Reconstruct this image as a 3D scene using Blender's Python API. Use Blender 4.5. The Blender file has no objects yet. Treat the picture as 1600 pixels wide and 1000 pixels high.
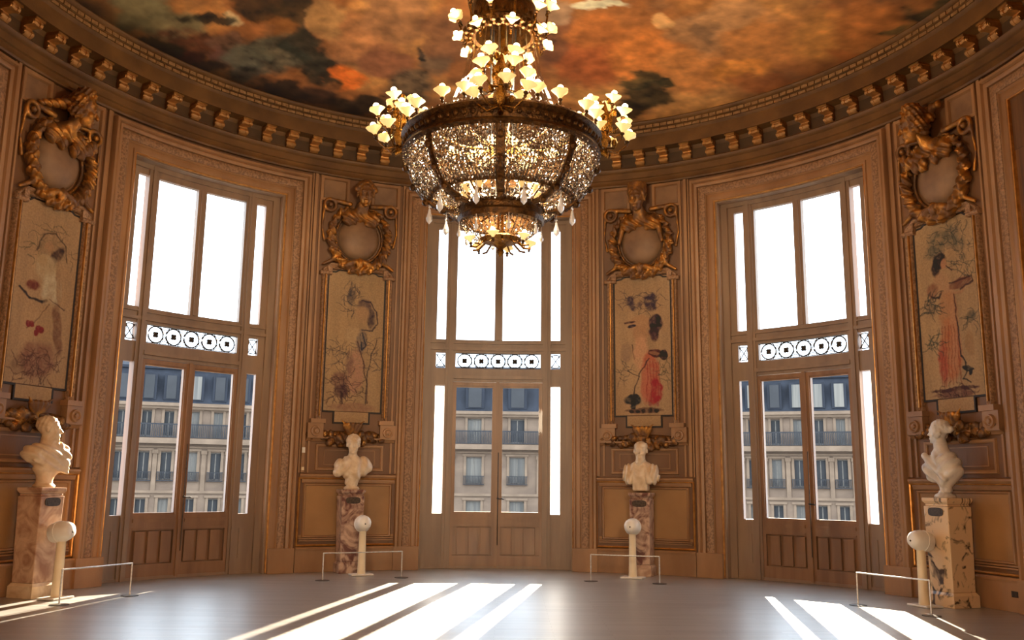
import bpy, math, random
import numpy as np
from mathutils import Vector, Matrix
random.seed(7); np.random.seed(7)
SC = bpy.context.scene
COL = SC.collection
PI = math.pi
R = 7.27                       # wall face radius of the round room
rad, deg = math.radians, math.degrees
WIN = [-47.4, -0.9, 45.8]      # bearings of the three window bays
PAN = [-70.8, -23.7, 22.1, 69.1]   # bearings of the four panel bays
SIDE = [-94.2, 92.5]           # blind bays on either side
OH = 11.9                      # half angle of a window opening

# ------------------------------------------------------------------ materials
def lin(c):
    return tuple(((x/255)/12.92 if x/255 <= .04045 else (((x/255)+.055)/1.055)**2.4) for x in c)

def newmat(name):
    m = bpy.data.materials.new(name); m.use_nodes = True
    nt = m.node_tree; b = nt.nodes['Principled BSDF']
    return m, nt, b

def mat(name, c1, c2=None, rough=.5, metal=0, scale=6, detail=5, lo=.35, hi=.65, bump=0, bscale=None,
        stretch=(1, 1, 1), r2=None, m2=None, coat=0, dist=0.0):
    """principled surface; colour wanders between c1 and c2 with a noise in object space"""
    m, nt, b = newmat(name)
    N, L = nt.nodes, nt.links
    b.inputs['Roughness'].default_value = rough
    b.inputs['Metallic'].default_value = metal
    b.inputs['Base Color'].default_value = (*lin(c1), 1)
    if coat: b.inputs['Coat Weight'].default_value = coat
    tc = N.new('ShaderNodeTexCoord'); mp = N.new('ShaderNodeMapping')
    mp.inputs['Scale'].default_value = stretch
    L.new(tc.outputs['Object'], mp.inputs['Vector'])
    if c2 is not None:
        n = N.new('ShaderNodeTexNoise'); n.inputs['Scale'].default_value = scale
        n.inputs['Detail'].default_value = detail; n.inputs['Distortion'].default_value = dist
        L.new(mp.outputs['Vector'], n.inputs['Vector'])
        r = N.new('ShaderNodeValToRGB'); r.color_ramp.elements[0].position = lo; r.color_ramp.elements[1].position = hi
        r.color_ramp.elements[0].color = (*lin(c1), 1); r.color_ramp.elements[1].color = (*lin(c2), 1)
        L.new(n.outputs['Fac'], r.inputs['Fac']); L.new(r.outputs['Color'], b.inputs['Base Color'])
        for key, a, z in (('Roughness', rough, r2), ('Metallic', metal, m2)):
            if z is not None:
                q = N.new('ShaderNodeMapRange'); q.inputs['From Min'].default_value = lo; q.inputs['From Max'].default_value = hi
                q.inputs['To Min'].default_value = a; q.inputs['To Max'].default_value = z
                L.new(n.outputs['Fac'], q.inputs['Value']); L.new(q.outputs['Result'], b.inputs[key])
    if bump:
        n2 = N.new('ShaderNodeTexNoise'); n2.inputs['Scale'].default_value = bscale or scale*4; n2.inputs['Detail'].default_value = 6
        L.new(mp.outputs['Vector'], n2.inputs['Vector'])
        bp = N.new('ShaderNodeBump'); bp.inputs['Strength'].default_value = bump; bp.inputs['Distance'].default_value = .02
        L.new(n2.outputs['Fac'], bp.inputs['Height']); L.new(bp.outputs['Normal'], b.inputs['Normal'])
    return m

def vcol_mat(name, rough=.6, nscale=20, namt=.25, bump=.1):
    m, nt, b = newmat(name); N, L = nt.nodes, nt.links
    a = N.new('ShaderNodeVertexColor'); a.layer_name = 'Col'
    tc = N.new('ShaderNodeTexCoord'); n = N.new('ShaderNodeTexNoise'); n.inputs['Scale'].default_value = nscale; n.inputs['Detail'].default_value = 8
    L.new(tc.outputs['Object'], n.inputs['Vector'])
    q = N.new('ShaderNodeMapRange'); q.inputs['From Min'].default_value = .3; q.inputs['From Max'].default_value = .7
    q.inputs['To Min'].default_value = 1-namt; q.inputs['To Max'].default_value = 1+namt
    L.new(n.outputs['Fac'], q.inputs['Value'])
    mx = N.new('ShaderNodeVectorMath'); mx.operation = 'SCALE'
    L.new(a.outputs['Color'], mx.inputs[0]); L.new(q.outputs['Result'], mx.inputs['Scale'])
    L.new(mx.outputs['Vector'], b.inputs['Base Color'])
    b.inputs['Roughness'].default_value = rough
    bp = N.new('ShaderNodeBump'); bp.inputs['Strength'].default_value = bump; bp.inputs['Distance'].default_value = .01
    L.new(n.outputs['Fac'], bp.inputs['Height']); L.new(bp.outputs['Normal'], b.inputs['Normal'])
    return m

def emit_mat(name, c, strength, c2=None):
    m, nt, b = newmat(name)
    b.inputs['Base Color'].default_value = (*lin(c), 1)
    b.inputs['Emission Color'].default_value = (*lin(c2 or c), 1); b.inputs['Emission Strength'].default_value = strength
    b.inputs['Roughness'].default_value = .4
    return m

def clear_mat(name, tint=(1, 1, 1), gloss=.06, rough=.0, fres=True):
    m = bpy.data.materials.new(name); m.use_nodes = True; nt = m.node_tree; nt.nodes.clear()
    o = nt.nodes.new('ShaderNodeOutputMaterial'); t = nt.nodes.new('ShaderNodeBsdfTransparent'); g = nt.nodes.new('ShaderNodeBsdfGlossy')
    t.inputs['Color'].default_value = (*tint, 1); g.inputs['Roughness'].default_value = rough
    mx = nt.nodes.new('ShaderNodeMixShader'); mx.inputs['Fac'].default_value = gloss
    nt.links.new(t.outputs[0], mx.inputs[1]); nt.links.new(g.outputs[0], mx.inputs[2]); nt.links.new(mx.outputs[0], o.inputs['Surface'])
    return m

M = {}
M['wall'] = mat('painted_panelling', (126, 90, 60), (104, 72, 47), rough=.5, scale=1.3, bump=.12, bscale=40, stretch=(1, 1, .35))
M['wall2'] = mat('ochre_field', (166, 124, 76), (142, 104, 62), rough=.55, scale=1.1, bump=.08, bscale=60)
M['mould'] = mat('moulding_paint', (166, 126, 88), (138, 102, 70), rough=.42, scale=2.0, bump=.15, bscale=60, stretch=(1, 1, .3))
M['carved'] = mat('carved_moulding', (164, 126, 92), (128, 96, 68), rough=.45, scale=26, lo=.42, hi=.58, bump=.7, bscale=42)
M['gold'] = mat('gilt_line', (214, 156, 84), (180, 122, 58), rough=.3, metal=.55, scale=9, bump=.05)
M['giltpaint'] = mat('gilded_brown', (108, 72, 38), (190, 132, 60), rough=.45, metal=.1, scale=5, lo=.45, hi=.62, r2=.28, m2=.75, bump=.3, bscale=60)
M['bronze'] = mat('dark_bronze_gilt', (84, 56, 32), (160, 112, 56), rough=.4, metal=.3, scale=9, lo=.45, hi=.66, r2=.25, m2=.85, bump=.4, bscale=70)
M['shield'] = mat('shield_plaster', (146, 114, 84), (118, 90, 66), rough=.55, scale=3, bump=.04)
M['cornice'] = mat('cornice_plaster', (118, 84, 44), (90, 62, 32), rough=.5, scale=2, bump=.15, bscale=30)
M['rows'] = mat('cornice_rows', (166, 128, 84), (132, 98, 62), rough=.45, scale=18, bump=.4)
M['friezeshade'] = mat('shaded_frieze', (92, 68, 42), (74, 54, 34), rough=.55, scale=2)  # darker brown: the shade between the consoles is put into this colour
M['corgold'] = mat('console_gilt', (164, 118, 68), (206, 150, 84), rough=.32, metal=.5, scale=7, bump=.1)
M['door'] = mat('door_wood', (150, 114, 82), (124, 92, 66), rough=.38, scale=5, stretch=(1, 1, .12), bump=.06, coat=.15)
M['frame'] = mat('window_wood', (150, 126, 104), (132, 110, 92), rough=.4, scale=5, stretch=(1, 1, .15), bump=.05)
M['dark'] = mat('dark_line', (34, 22, 16), (24, 16, 12), rough=.6, scale=8)
M['iron'] = mat('grille_iron', (46, 40, 36), (70, 62, 54), rough=.45, metal=.6, scale=20)
M['marble_cream'] = mat('cream_marble', (226, 204, 172), (200, 170, 132), rough=.38, scale=5, bump=.06, dist=1.0)
M['marble_rose'] = mat('rose_marble', (196, 164, 140), (104, 62, 52), rough=.3, scale=3.2, detail=9, lo=.42, hi=.62, bump=.05, dist=2.4, coat=.2)
M['marble_sienna'] = mat('veined_marble', (222, 192, 152), (66, 48, 38), rough=.3, scale=2.6, detail=10, lo=.52, hi=.64, bump=.05, dist=3.2, coat=.2)
M['marble_white'] = mat('white_marble', (226, 218, 206), (186, 178, 170), rough=.35, scale=4, bump=.03, dist=1.5)
M['marble_pink'] = mat('pink_marble', (212, 180, 150), (158, 116, 92), rough=.32, scale=3, detail=8, bump=.05, dist=2)
M['plaque'] = mat('plaque_bronze', (58, 48, 42), (84, 70, 58), rough=.4, metal=.4, scale=30)
M['white'] = mat('white_lacquer', (236, 230, 220), (222, 214, 200), rough=.3, scale=3)
M['cream'] = mat('ivory_lacquer', (238, 220, 186), (226, 204, 166), rough=.28, scale=3)
M['steel'] = mat('brushed_steel', (222, 220, 216), (190, 188, 184), rough=.28, metal=.4, scale=30)
M['steeldark'] = mat('stand_foot', (70, 68, 66), (100, 98, 96), rough=.35, metal=.6, scale=30)
M['brass'] = mat('chandelier_brass', (158, 112, 44), (98, 64, 24), rough=.26, metal=.9, scale=24, bump=.5, bscale=60)
M['brassdark'] = mat('aged_brass', (104, 70, 32), (58, 38, 20), rough=.36, metal=.8, scale=16, bump=.6, bscale=50)
M['glasscup'] = emit_mat('lit_glass_shade', (255, 236, 196), .62, (255, 208, 120))
M['bulb'] = emit_mat('lit_bulb', (255, 240, 210), 30, (255, 214, 150))
M['glass'] = clear_mat('window_glass', (.97, .98, .98), gloss=.0)
def frosted():
    m = bpy.data.materials.new('frosted_glass'); m.use_nodes = True; nt = m.node_tree; nt.nodes.clear()
    o = nt.nodes.new('ShaderNodeOutputMaterial'); t = nt.nodes.new('ShaderNodeBsdfTransparent'); g = nt.nodes.new('ShaderNodeBsdfTranslucent')
    g.inputs['Color'].default_value = (.95, .97, .98, 1); mx = nt.nodes.new('ShaderNodeMixShader'); mx.inputs['Fac'].default_value = .5
    nt.links.new(t.outputs[0], mx.inputs[1]); nt.links.new(g.outputs[0], mx.inputs[2]); nt.links.new(mx.outputs[0], o.inputs['Surface'])
    return m
M['frost'] = frosted()
M['rodglass'] = clear_mat('glass_rod', (.93, .9, .86), .16, .08)
def crystal():
    m, nt, b = newmat('cut_crystal')
    b.inputs['Base Color'].default_value = (.38, .33, .28, 1); b.inputs['Roughness'].default_value = .1
    b.inputs['IOR'].default_value = 1.6; b.inputs['Alpha'].default_value = .9; b.inputs['Metallic'].default_value = .9
    return m
M['crystal'] = crystal()
M['drop'] = mat('white_crystal_drop', (246, 246, 250), (226, 228, 236), rough=.06, metal=.25, scale=30)
M['stone'] = mat('facade_stone', (122, 101, 83), (104, 85, 70), rough=.8, scale=.6, bump=.1, stretch=(1, 1, 2))
M['stonedark'] = mat('facade_trim', (130, 108, 88), (112, 92, 74), rough=.8, scale=1)
M['slate'] = mat('slate_roof', (36, 40, 50), (24, 27, 36), rough=.85, scale=.8, stretch=(2, 2, .3))
M['pane'] = mat('dark_pane', (26, 27, 30), (42, 42, 46), rough=.55, scale=.5)
M['curtain'] = mat('curtained_pane', (118, 112, 102), (78, 76, 72), rough=.4, scale=1.2, stretch=(3, 3, .1))
M['rail'] = mat('railing_iron', (30, 30, 34), (44, 44, 48), rough=.5, metal=.3, scale=3)
M['winframe'] = mat('facade_window_frame', (124, 116, 106), (104, 98, 90), rough=.6, scale=3)
M['street'] = mat('asphalt', (110, 108, 104), (90, 88, 84), rough=.9, scale=1)
M['ceil'] = vcol_mat('ceiling_painting', .62, 2.6, .3, .05)
M['canvas'] = vcol_mat('painted_canvas', .7, 34, .16, .25)
M['curtaindark'] = mat('side_door_wood', (110, 76, 46), (84, 56, 34), rough=.5, scale=4, stretch=(6, 6, .1), bump=.1)

def floor_mat():
    m, nt, b = newmat('oak_parquet'); N, L = nt.nodes, nt.links
    tc = N.new('ShaderNodeTexCoord'); mp = N.new('ShaderNodeMapping'); mp.inputs['Scale'].default_value = (1, 1, 1)
    L.new(tc.outputs['Object'], mp.inputs['Vector'])
    br = N.new('ShaderNodeTexBrick'); br.inputs['Scale'].default_value = 1.0
    br.inputs['Brick Width'].default_value = 1.3; br.inputs['Row Height'].default_value = .11; br.inputs['Mortar Size'].default_value = .002
    br.inputs['Color1'].default_value = (*lin((146, 142, 136)), 1); br.inputs['Color2'].default_value = (*lin((124, 120, 114)), 1)
    br.inputs['Mortar'].default_value = (*lin((70, 56, 44)), 1); br.inputs['Bias'].default_value = 0
    L.new(mp.outputs['Vector'], br.inputs['Vector'])
    mp2 = N.new('ShaderNodeMapping'); mp2.inputs['Scale'].default_value = (.5, 7, 1); L.new(tc.outputs['Object'], mp2.inputs['Vector'])
    n = N.new('ShaderNodeTexNoise'); n.inputs['Scale'].default_value = 1.6; n.inputs['Detail'].default_value = 7; L.new(mp2.outputs['Vector'], n.inputs['Vector'])
    q = N.new('ShaderNodeMapRange'); q.inputs['From Min'].default_value = .3; q.inputs['From Max'].default_value = .7
    q.inputs['To Min'].default_value = .78; q.inputs['To Max'].default_value = 1.2; L.new(n.outputs['Fac'], q.inputs['Value'])
    s = N.new('ShaderNodeVectorMath'); s.operation = 'SCALE'; L.new(br.outputs['Color'], s.inputs[0]); L.new(q.outputs['Result'], s.inputs['Scale'])
    L.new(s.outputs['Vector'], b.inputs['Base Color'])
    q2 = N.new('ShaderNodeMapRange'); q2.inputs['From Min'].default_value = .3; q2.inputs['From Max'].default_value = .7
    q2.inputs['To Min'].default_value = .3; q2.inputs['To Max'].default_value = .5; L.new(n.outputs['Fac'], q2.inputs['Value'])
    L.new(q2.outputs['Result'], b.inputs['Roughness'])
    bp = N.new('ShaderNodeBump'); bp.inputs['Strength'].default_value = .12; bp.inputs['Distance'].default_value = .01
    L.new(n.outputs['Fac'], bp.inputs['Height']); L.new(bp.outputs['Normal'], b.inputs['Normal'])
    b.inputs['IOR'].default_value = 1.9; b.inputs['Coat Weight'].default_value = 1; b.inputs['Coat Roughness'].default_value = .36
    return m
M['floor'] = floor_mat()

# ------------------------------------------------------------------ mesh helpers
def P(th, r, z):
    a = rad(th); return (r*math.sin(a), r*math.cos(a), z)

class MB:
    def __init__(s): s.v = []; s.f = []; s.m = []; s.cur = 0
    def add(s, verts, faces):
        o = len(s.v); s.v.extend(verts); s.f.extend([tuple(i+o for i in f) for f in faces]); s.m.extend([s.cur]*len(faces))
    def grid(s, rows, closed_u=False, closed_v=False):
        """rows: list of equally long vertex lists"""
        n, k = len(rows), len(rows[0]); o = len(s.v)
        for r in rows: s.v.extend(r)
        for i in range(n if closed_u else n-1):
            for j in range(k if closed_v else k-1):
                i2, j2 = (i+1) % n, (j+1) % k
                s.f.append((o+i*k+j, o+i2*k+j, o+i2*k+j2, o+i*k+j2)); s.m.append(s.cur)
    def cap(s, pts):
        o = len(s.v); s.v.extend(pts); s.f.append(tuple(range(o, o+len(pts)))); s.m.append(s.cur)
    def box(s, x0, x1, y0, y1, z0, z1, T=None):
        vs = [(x, y, z) for z in (z0, z1) for x, y in ((x0, y0), (x1, y0), (x1, y1), (x0, y1))]
        if T: vs = [tuple(T @ Vector(v)) for v in vs]
        s.add(vs, [(0, 3, 2, 1), (4, 5, 6, 7), (0, 1, 5, 4), (1, 2, 6, 5), (2, 3, 7, 6), (3, 0, 4, 7)])
    def cbox(s, a0, a1, z0, z1, r0, r1):
        """box bent round the room: bearings a0..a1, radii r0<r1"""
        n = max(1, int(math.ceil(abs(a1-a0)/1.5)))
        A = [a0+(a1-a0)*i/n for i in range(n+1)]
        rows = [[P(a, r0, z0), P(a, r0, z1), P(a, r1, z1), P(a, r1, z0)] for a in A]
        s.grid(rows, False, True); s.cap(rows[0]); s.cap(rows[-1][::-1])
    def sweep(s, prof, a0, a1, n=None):
        full = abs(a1-a0) >= 359.9
        n = n or max(2, int(abs(a1-a0)/1.2))
        A = [a0+(a1-a0)*i/n for i in range(n if full else n+1)]
        s.grid([[P(a, r, z) for r, z in prof] for a in A], full, False)
    def lathe(s, prof, n=24, T=None, wob=None):
        rows = []
        for i in range(n):
            a = 2*PI*i/n
            row = []
            for k, (r, z) in enumerate(prof):
                rr = r*(1+(wob(a, k) if wob else 0)); p = (rr*math.cos(a), rr*math.sin(a), z)
                row.append(tuple(T @ Vector(p)) if T else p)
            rows.append(row)
        s.grid(rows, True, False)
    def tube(s, pts, r, n=8, closed=False, taper=None):
        pts = [Vector(p) for p in pts]; rows = []; k = len(pts); up = Vector((0, 0, 1))
        for i, p in enumerate(pts):
            if closed: d = pts[(i+1) % k]-pts[i-1]
            else: d = pts[min(i+1, k-1)]-pts[max(i-1, 0)]
            d.normalize(); u = d.cross(up)
            if u.length < .05: u = d.cross(Vector((0, 1, 0)))
            u.normalize(); w = u.cross(d)
            rr = r[i] if isinstance(r, (list, tuple)) else r
            rows.append([tuple(p+(u*math.cos(2*PI*j/n)+w*math.sin(2*PI*j/n))*rr) for j in range(n)])
        s.grid(rows, closed, True)
        if not closed: s.cap(rows[0]); s.cap(rows[-1][::-1])
    def ball(s, c, r, n=10, T=None, sq=(1, 1, 1)):
        rows = []
        for i in range(n):
            a = 2*PI*i/n
            row = []
            for j in range(n//2+1):
                b = PI*j/(n//2); p = Vector((c[0]+r*sq[0]*math.sin(b)*math.cos(a), c[1]+r*sq[1]*math.sin(b)*math.sin(a), c[2]+r*sq[2]*math.cos(b)))
                row.append(tuple(T @ p) if T else tuple(p))
            rows.append(row)
        s.grid(rows, True, False)
    def disc(s, c, r, n=24, z=0): s.cap([(c[0]+r*math.cos(2*PI*i/n), c[1]+r*math.sin(2*PI*i/n), c[2]) for i in range(n)])
    def prism(s, outline, fn0, fn1):
        """outline: list of 2D points; fn0/fn1 map them to 3D for the two faces"""
        a = [fn0(p) for p in outline]; b = [fn1(p) for p in outline]; n = len(a)
        o = len(s.v); s.v.extend(a+b)
        s.f.append(tuple(range(o, o+n))); s.m.append(s.cur)
        s.f.append(tuple(range(o+2*n-1, o+n-1, -1))); s.m.append(s.cur)
        for i in range(n):
            j = (i+1) % n; s.f.append((o+i, o+n+i, o+n+j, o+j)); s.m.append(s.cur)
    def path(s, phi, pts, prof, closed=False, base=R, step=.22):
        """sweep prof [(outward, height off wall)] along the 2D wall path pts [(u metres, z)]"""
        n = len(pts); nor = []
        def ln(a, b):
            d = (b[0]-a[0], b[1]-a[1]); l = math.hypot(*d) or 1; return (-d[1]/l, d[0]/l)
        for i in range(n):
            segs = []
            if closed or i > 0: segs.append(ln(pts[i-1], pts[i]))
            if closed or i < n-1: segs.append(ln(pts[i], pts[(i+1) % n]))
            if len(segs) == 1: nor.append(segs[0])
            else:
                a, b = segs; q = 1+a[0]*b[0]+a[1]*b[1]; q = max(q, .35)
                nor.append(((a[0]+b[0])/q, (a[1]+b[1])/q))
        lines = [[(pts[i][0]+nor[i][0]*o, pts[i][1]+nor[i][1]*o, h) for o, h in prof] for i in range(n)]
        rows = []
        for i in range(n if closed else n-1):
            A, B = lines[i], lines[(i+1) % n]
            k = max(1, int(abs(pts[(i+1) % n][0]-pts[i][0])/step))
            for t in range(k):
                q = t/k; rows.append([W(phi, a[0]+(b[0]-a[0])*q, a[1]+(b[1]-a[1])*q, a[2], base) for a, b in zip(A, B)])
        if not closed: rows.append([W(phi, *a, base) for a in lines[-1]])
        s.grid(rows, closed, False)
        if not closed: s.cap(rows[0]); s.cap(rows[-1][::-1])
    def wbox(s, phi, u0, u1, z0, z1, h0, h1, base=R):
        s.cbox(phi+deg(u0/base), phi+deg(u1/base), z0, z1, base-h1, base-h0)
    def build(s, name, mats, parent=None, smooth=True, angle=35, origin=None, **props):
        if not isinstance(mats, (list, tuple)): mats = [mats]
        me = bpy.data.meshes.new(name); vs = s.v
        if origin is not None: vs = [(v[0]-origin[0], v[1]-origin[1], v[2]-origin[2]) for v in vs]
        me.from_pydata(vs, [], s.f)
        for m in mats: me.materials.append(m)
        if len(mats) > 1: me.polygons.foreach_set('material_index', s.m)
        me.validate(); me.update()
        import bmesh
        bm = bmesh.new(); bm.from_mesh(me); bmesh.ops.recalc_face_normals(bm, faces=bm.faces); bm.to_mesh(me); bm.free()
        if smooth:
            me.polygons.foreach_set('use_smooth', [True]*len(me.polygons)); me.set_sharp_from_angle(angle=rad(angle))
        o = bpy.data.objects.new(name, me); COL.objects.link(o)
        if origin is not None and parent is None: o.location = origin
        if parent:
            o.parent = parent
        for k, v in props.items(): o[k] = v
        return o

def W(phi, u, z, h=0, base=R):
    return P(phi+deg(u/base), base-h, z)

def frame_T(phi, u, z, h, base=R, tilt=0, turn=0):
    """local frame at a wall point: x along the wall (to the viewer's right), y out of the wall into the room reversed (+y = into wall), z up"""
    th = phi+deg(u/base); p = P(th, base-h, z)
    return Matrix.Translation(p) @ Matrix.Rotation(-rad(th)+rad(turn), 4, 'Z') @ Matrix.Rotation(tilt, 4, 'X')

def thing(name, label, cat, loc=(0, 0, 0), rotz=0, group=None):
    o = bpy.data.objects.new(name, None); COL.objects.link(o); o.empty_display_size = .1
    o.location = loc; o.rotation_euler = (0, 0, rotz); o['label'] = label; o['category'] = cat
    if group: o['group'] = group
    return o
def tag(o, label, cat, group=None):
    o['label'] = label; o['category'] = cat
    if group: o['group'] = group
    return o
def structure(o): o['kind'] = 'structure'; return o
def copy_tree(o, parent=None):
    c = o.copy(); COL.objects.link(c); c.parent = parent
    for ch in o.children: copy_tree(ch, c)
    return c
def part(mb, name, m, parent, **k):
    return mb.build(name, m, parent, **k)

# ------------------------------------------------------------------ sculpting: smooth-blended fields, meshed
def s_ell(Q, c, r, rot=None):
    q = Q-np.array(c, float)
    if rot is not None: q = q @ np.array(rot)
    r = np.array(r, float); k0 = np.linalg.norm(q/r, axis=-1); k1 = np.linalg.norm(q/(r*r), axis=-1)+1e-9
    return k0*(k0-1)/k1
def s_cap(Q, a, b, ra, rb):
    a = np.array(a, float); b = np.array(b, float); d = b-a; t = np.clip(((Q-a) @ d)/(d @ d), 0, 1)
    return np.linalg.norm(Q-a-t[..., None]*d, axis=-1)-(ra+(rb-ra)*t)
def s_box(Q, c, h, r=.01):
    q = np.abs(Q-np.array(c, float))-np.array(h, float)+r
    return np.linalg.norm(np.maximum(q, 0), axis=-1)+np.minimum(q.max(-1), 0)-r
def smin(a, b, k):
    h = np.clip(.5+.5*(b-a)/k, 0, 1); return b*(1-h)+a*h-k*h*(1-h)
def smax(a, b, k): return -smin(-a, -b, k)
def rotm(ax, d):
    a = rad(d); c, s = math.cos(a), math.sin(a)
    return {'x': [[1, 0, 0], [0, c, -s], [0, s, c]], 'y': [[c, 0, s], [0, 1, 0], [-s, 0, c]], 'z': [[c, -s, 0], [s, c, 0], [0, 0, 1]]}[ax]

def nets(fn, lo, hi, h):
    """surface nets: mesh of fn<0 inside box lo..hi with cell h"""
    lo = np.array(lo, float); hi = np.array(hi, float); n = np.ceil((hi-lo)/h).astype(int)+1
    ax = [lo[i]+h*np.arange(n[i]) for i in range(3)]
    G = np.stack(np.meshgrid(*ax, indexing='ij'), -1); F = fn(G)
    F[0] = F[-1] = 1; F[:, 0] = F[:, -1] = 1; F[:, :, 0] = F[:, :, -1] = 1
    c = [F[i:n[0]-1+i, j:n[1]-1+j, k:n[2]-1+k] for i in (0, 1) for j in (0, 1) for k in (0, 1)]
    ins = np.stack([x < 0 for x in c]); mask = ins.any(0) & ~ins.all(0)
    idx = -np.ones(mask.shape, int); cells = np.argwhere(mask); idx[mask] = np.arange(len(cells))
    cor = np.array([(i, j, k) for i in (0, 1) for j in (0, 1) for k in (0, 1)], float)
    V = np.stack([x[mask] for x in c], 1)
    acc = np.zeros((len(cells), 3)); cnt = np.zeros(len(cells))
    for a in range(8):
        for b in range(a+1, 8):
            if np.abs(cor[a]-cor[b]).sum() != 1: continue
            m = (V[:, a] < 0) != (V[:, b] < 0); t = np.zeros(len(cells)); t[m] = V[m, a]/(V[m, a]-V[m, b])
            acc[m] += (cor[a]+(cor[b]-cor[a])*t[:, None])[m]; cnt[m] += 1
    vs = lo+h*(cells+acc/cnt[:, None]); faces = []
    for d in range(3):
        e1, e2 = [(1, 2), (2, 0), (0, 1)][d]
        A = F; sl = [slice(None)]*3; sl2 = [slice(None)]*3; sl[d] = slice(0, -1); sl2[d] = slice(1, None)
        a = A[tuple(sl)] < 0; b = A[tuple(sl2)] < 0
        for flip, m in ((False, a & ~b), (True, ~a & b)):
            E = np.argwhere(m)
            if not len(E): continue
            u = np.zeros(3, int); u[e1] = 1; v = np.zeros(3, int); v[e2] = 1
            q = [E-u-v, E-v, E, E-u]
            ids = np.stack([idx[tuple(x.T)] for x in q], 1)
            ids = ids[(ids >= 0).all(1)]
            faces.append(ids[:, ::-1] if flip else ids)
    return vs, np.concatenate(faces)

def sculpt(name, fn, lo, hi, h, m, parent=None, T=None, smooth_n=2, bend=None, **props):
    vs, fs = nets(fn, lo, hi, h)
    # relax
    e = np.concatenate([fs[:, [0, 1]], fs[:, [1, 2]], fs[:, [2, 3]], fs[:, [3, 0]]])
    for _ in range(smooth_n):
        s = np.zeros_like(vs); c = np.zeros(len(vs))
        np.add.at(s, e[:, 0], vs[e[:, 1]]); np.add.at(c, e[:, 0], 1); np.add.at(s, e[:, 1], vs[e[:, 0]]); np.add.at(c, e[:, 1], 1)
        vs = vs*.5+.5*s/c[:, None]
    if bend is not None:
        th = rad(bend[0])+vs[:, 0]/R; rr_ = R+vs[:, 1]
        vs = np.stack([rr_*np.sin(th), rr_*np.cos(th), vs[:, 2]], 1)-np.array(bend[1])
    elif T is not None:
        A = np.array(T); vs = vs @ A[:3, :3].T+A[:3, 3]
    me = bpy.data.meshes.new(name); me.from_pydata(vs.tolist(), [], fs.tolist()); me.materials.append(m)
    me.polygons.foreach_set('use_smooth', [True]*len(fs)); me.update()
    o = bpy.data.objects.new(name, me); COL.objects.link(o)
    if parent: o.parent = parent
    for k, v in props.items(): o[k] = v
    return o

def head_field(Q, c, s, yaw=0, hair=0, beard=False, tilt=0):
    """a life-like head: c = centre of skull, s = scale (1 = 0.24 m tall); faces -y before the yaw"""
    q = (Q-np.array(c, float)) @ np.array(rotm('z', yaw)) @ np.array(rotm('x', tilt)) / s
    x, y, z = q[..., 0], q[..., 1], q[..., 2]
    d = s_ell(q, (0, .012, .03), (.078, .098, .092))
    d = smin(d, s_ell(q, (0, -.03, -.045), (.056, .062, .072)), .03)        # jaw
    d = smin(d, s_ell(q, (0, -.082, -.1), (.022, .02, .018)), .02)           # chin
    d = smin(d, s_cap(q, (0, -.085, .022), (0, -.112, -.022), .010, .015), .012)   # nose
    d = smin(d, s_cap(q, (-.042, -.08, .03), (.042, -.08, .03), .010, .010), .014)   # brow
    for sx in (-1, 1):
        d = smax(d, -s_ell(q, (sx*.031, -.102, .010), (.019, .02, .012)), .01)       # socket
        d = smin(d, s_ell(q, (sx*.031, -.078, .009), (.014, .013, .009)), .004)      # eyeball
        d = smin(d, s_ell(q, (sx*.042, -.066, -.026), (.02, .02, .018)), .02)        # cheek
        d = smin(d, s_ell(q, (sx*.079, .004, .0), (.010, .020, .032)), .006)         # ear
    d = smin(d, s_cap(q, (-.02, -.094, -.058), (.02, -.094, -.058), .007, .007), .006)  # upper lip
    d = smin(d, s_cap(q, (-.016, -.092, -.070), (.016, -.092, -.070), .008, .008), .006)
    d = smax(d, -s_cap(q, (-.022, -.107, -.0645), (.022, -.107, -.0645), .003, .003), .003)
    curl = .005*np.sin(x*150)*np.sin(z*140)+.004*np.sin(y*170+z*60)
    if hair:
        hd = s_ell(q, (0, .028, .055), (.092, .104, .088))+curl
        hd = smax(hd, -(s_ell(q, (0, -.11, -.02), (.075, .085, .085))), .012)
        d = smin(d, hd, .006)
        if hair >= 2:   # bun and side waves
            d = smin(d, s_ell(q, (0, .125, .03), (.045, .045, .042))+curl, .015)
            for sx in (-1, 1): d = smin(d, s_ell(q, (sx*.076, .02, -.01), (.028, .05, .06))+curl, .012)
        if hair >= 3:   # big mass of flying hair
            for sx, zz in ((-1, .05), (1, .06), (1, -.03), (-1, -.04)): d = smin(d, s_ell(q, (sx*.09, .03, zz), (.05, .06, .05))+curl*1.5, .015)
            d = smin(d, s_ell(q, (0, .02, .14), (.08, .07, .05))+curl*1.5, .015)
    if beard:
        d = smin(d, s_ell(q, (0, -.07, -.11), (.05, .045, .06))+curl, .015)
    return d*s

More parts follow.
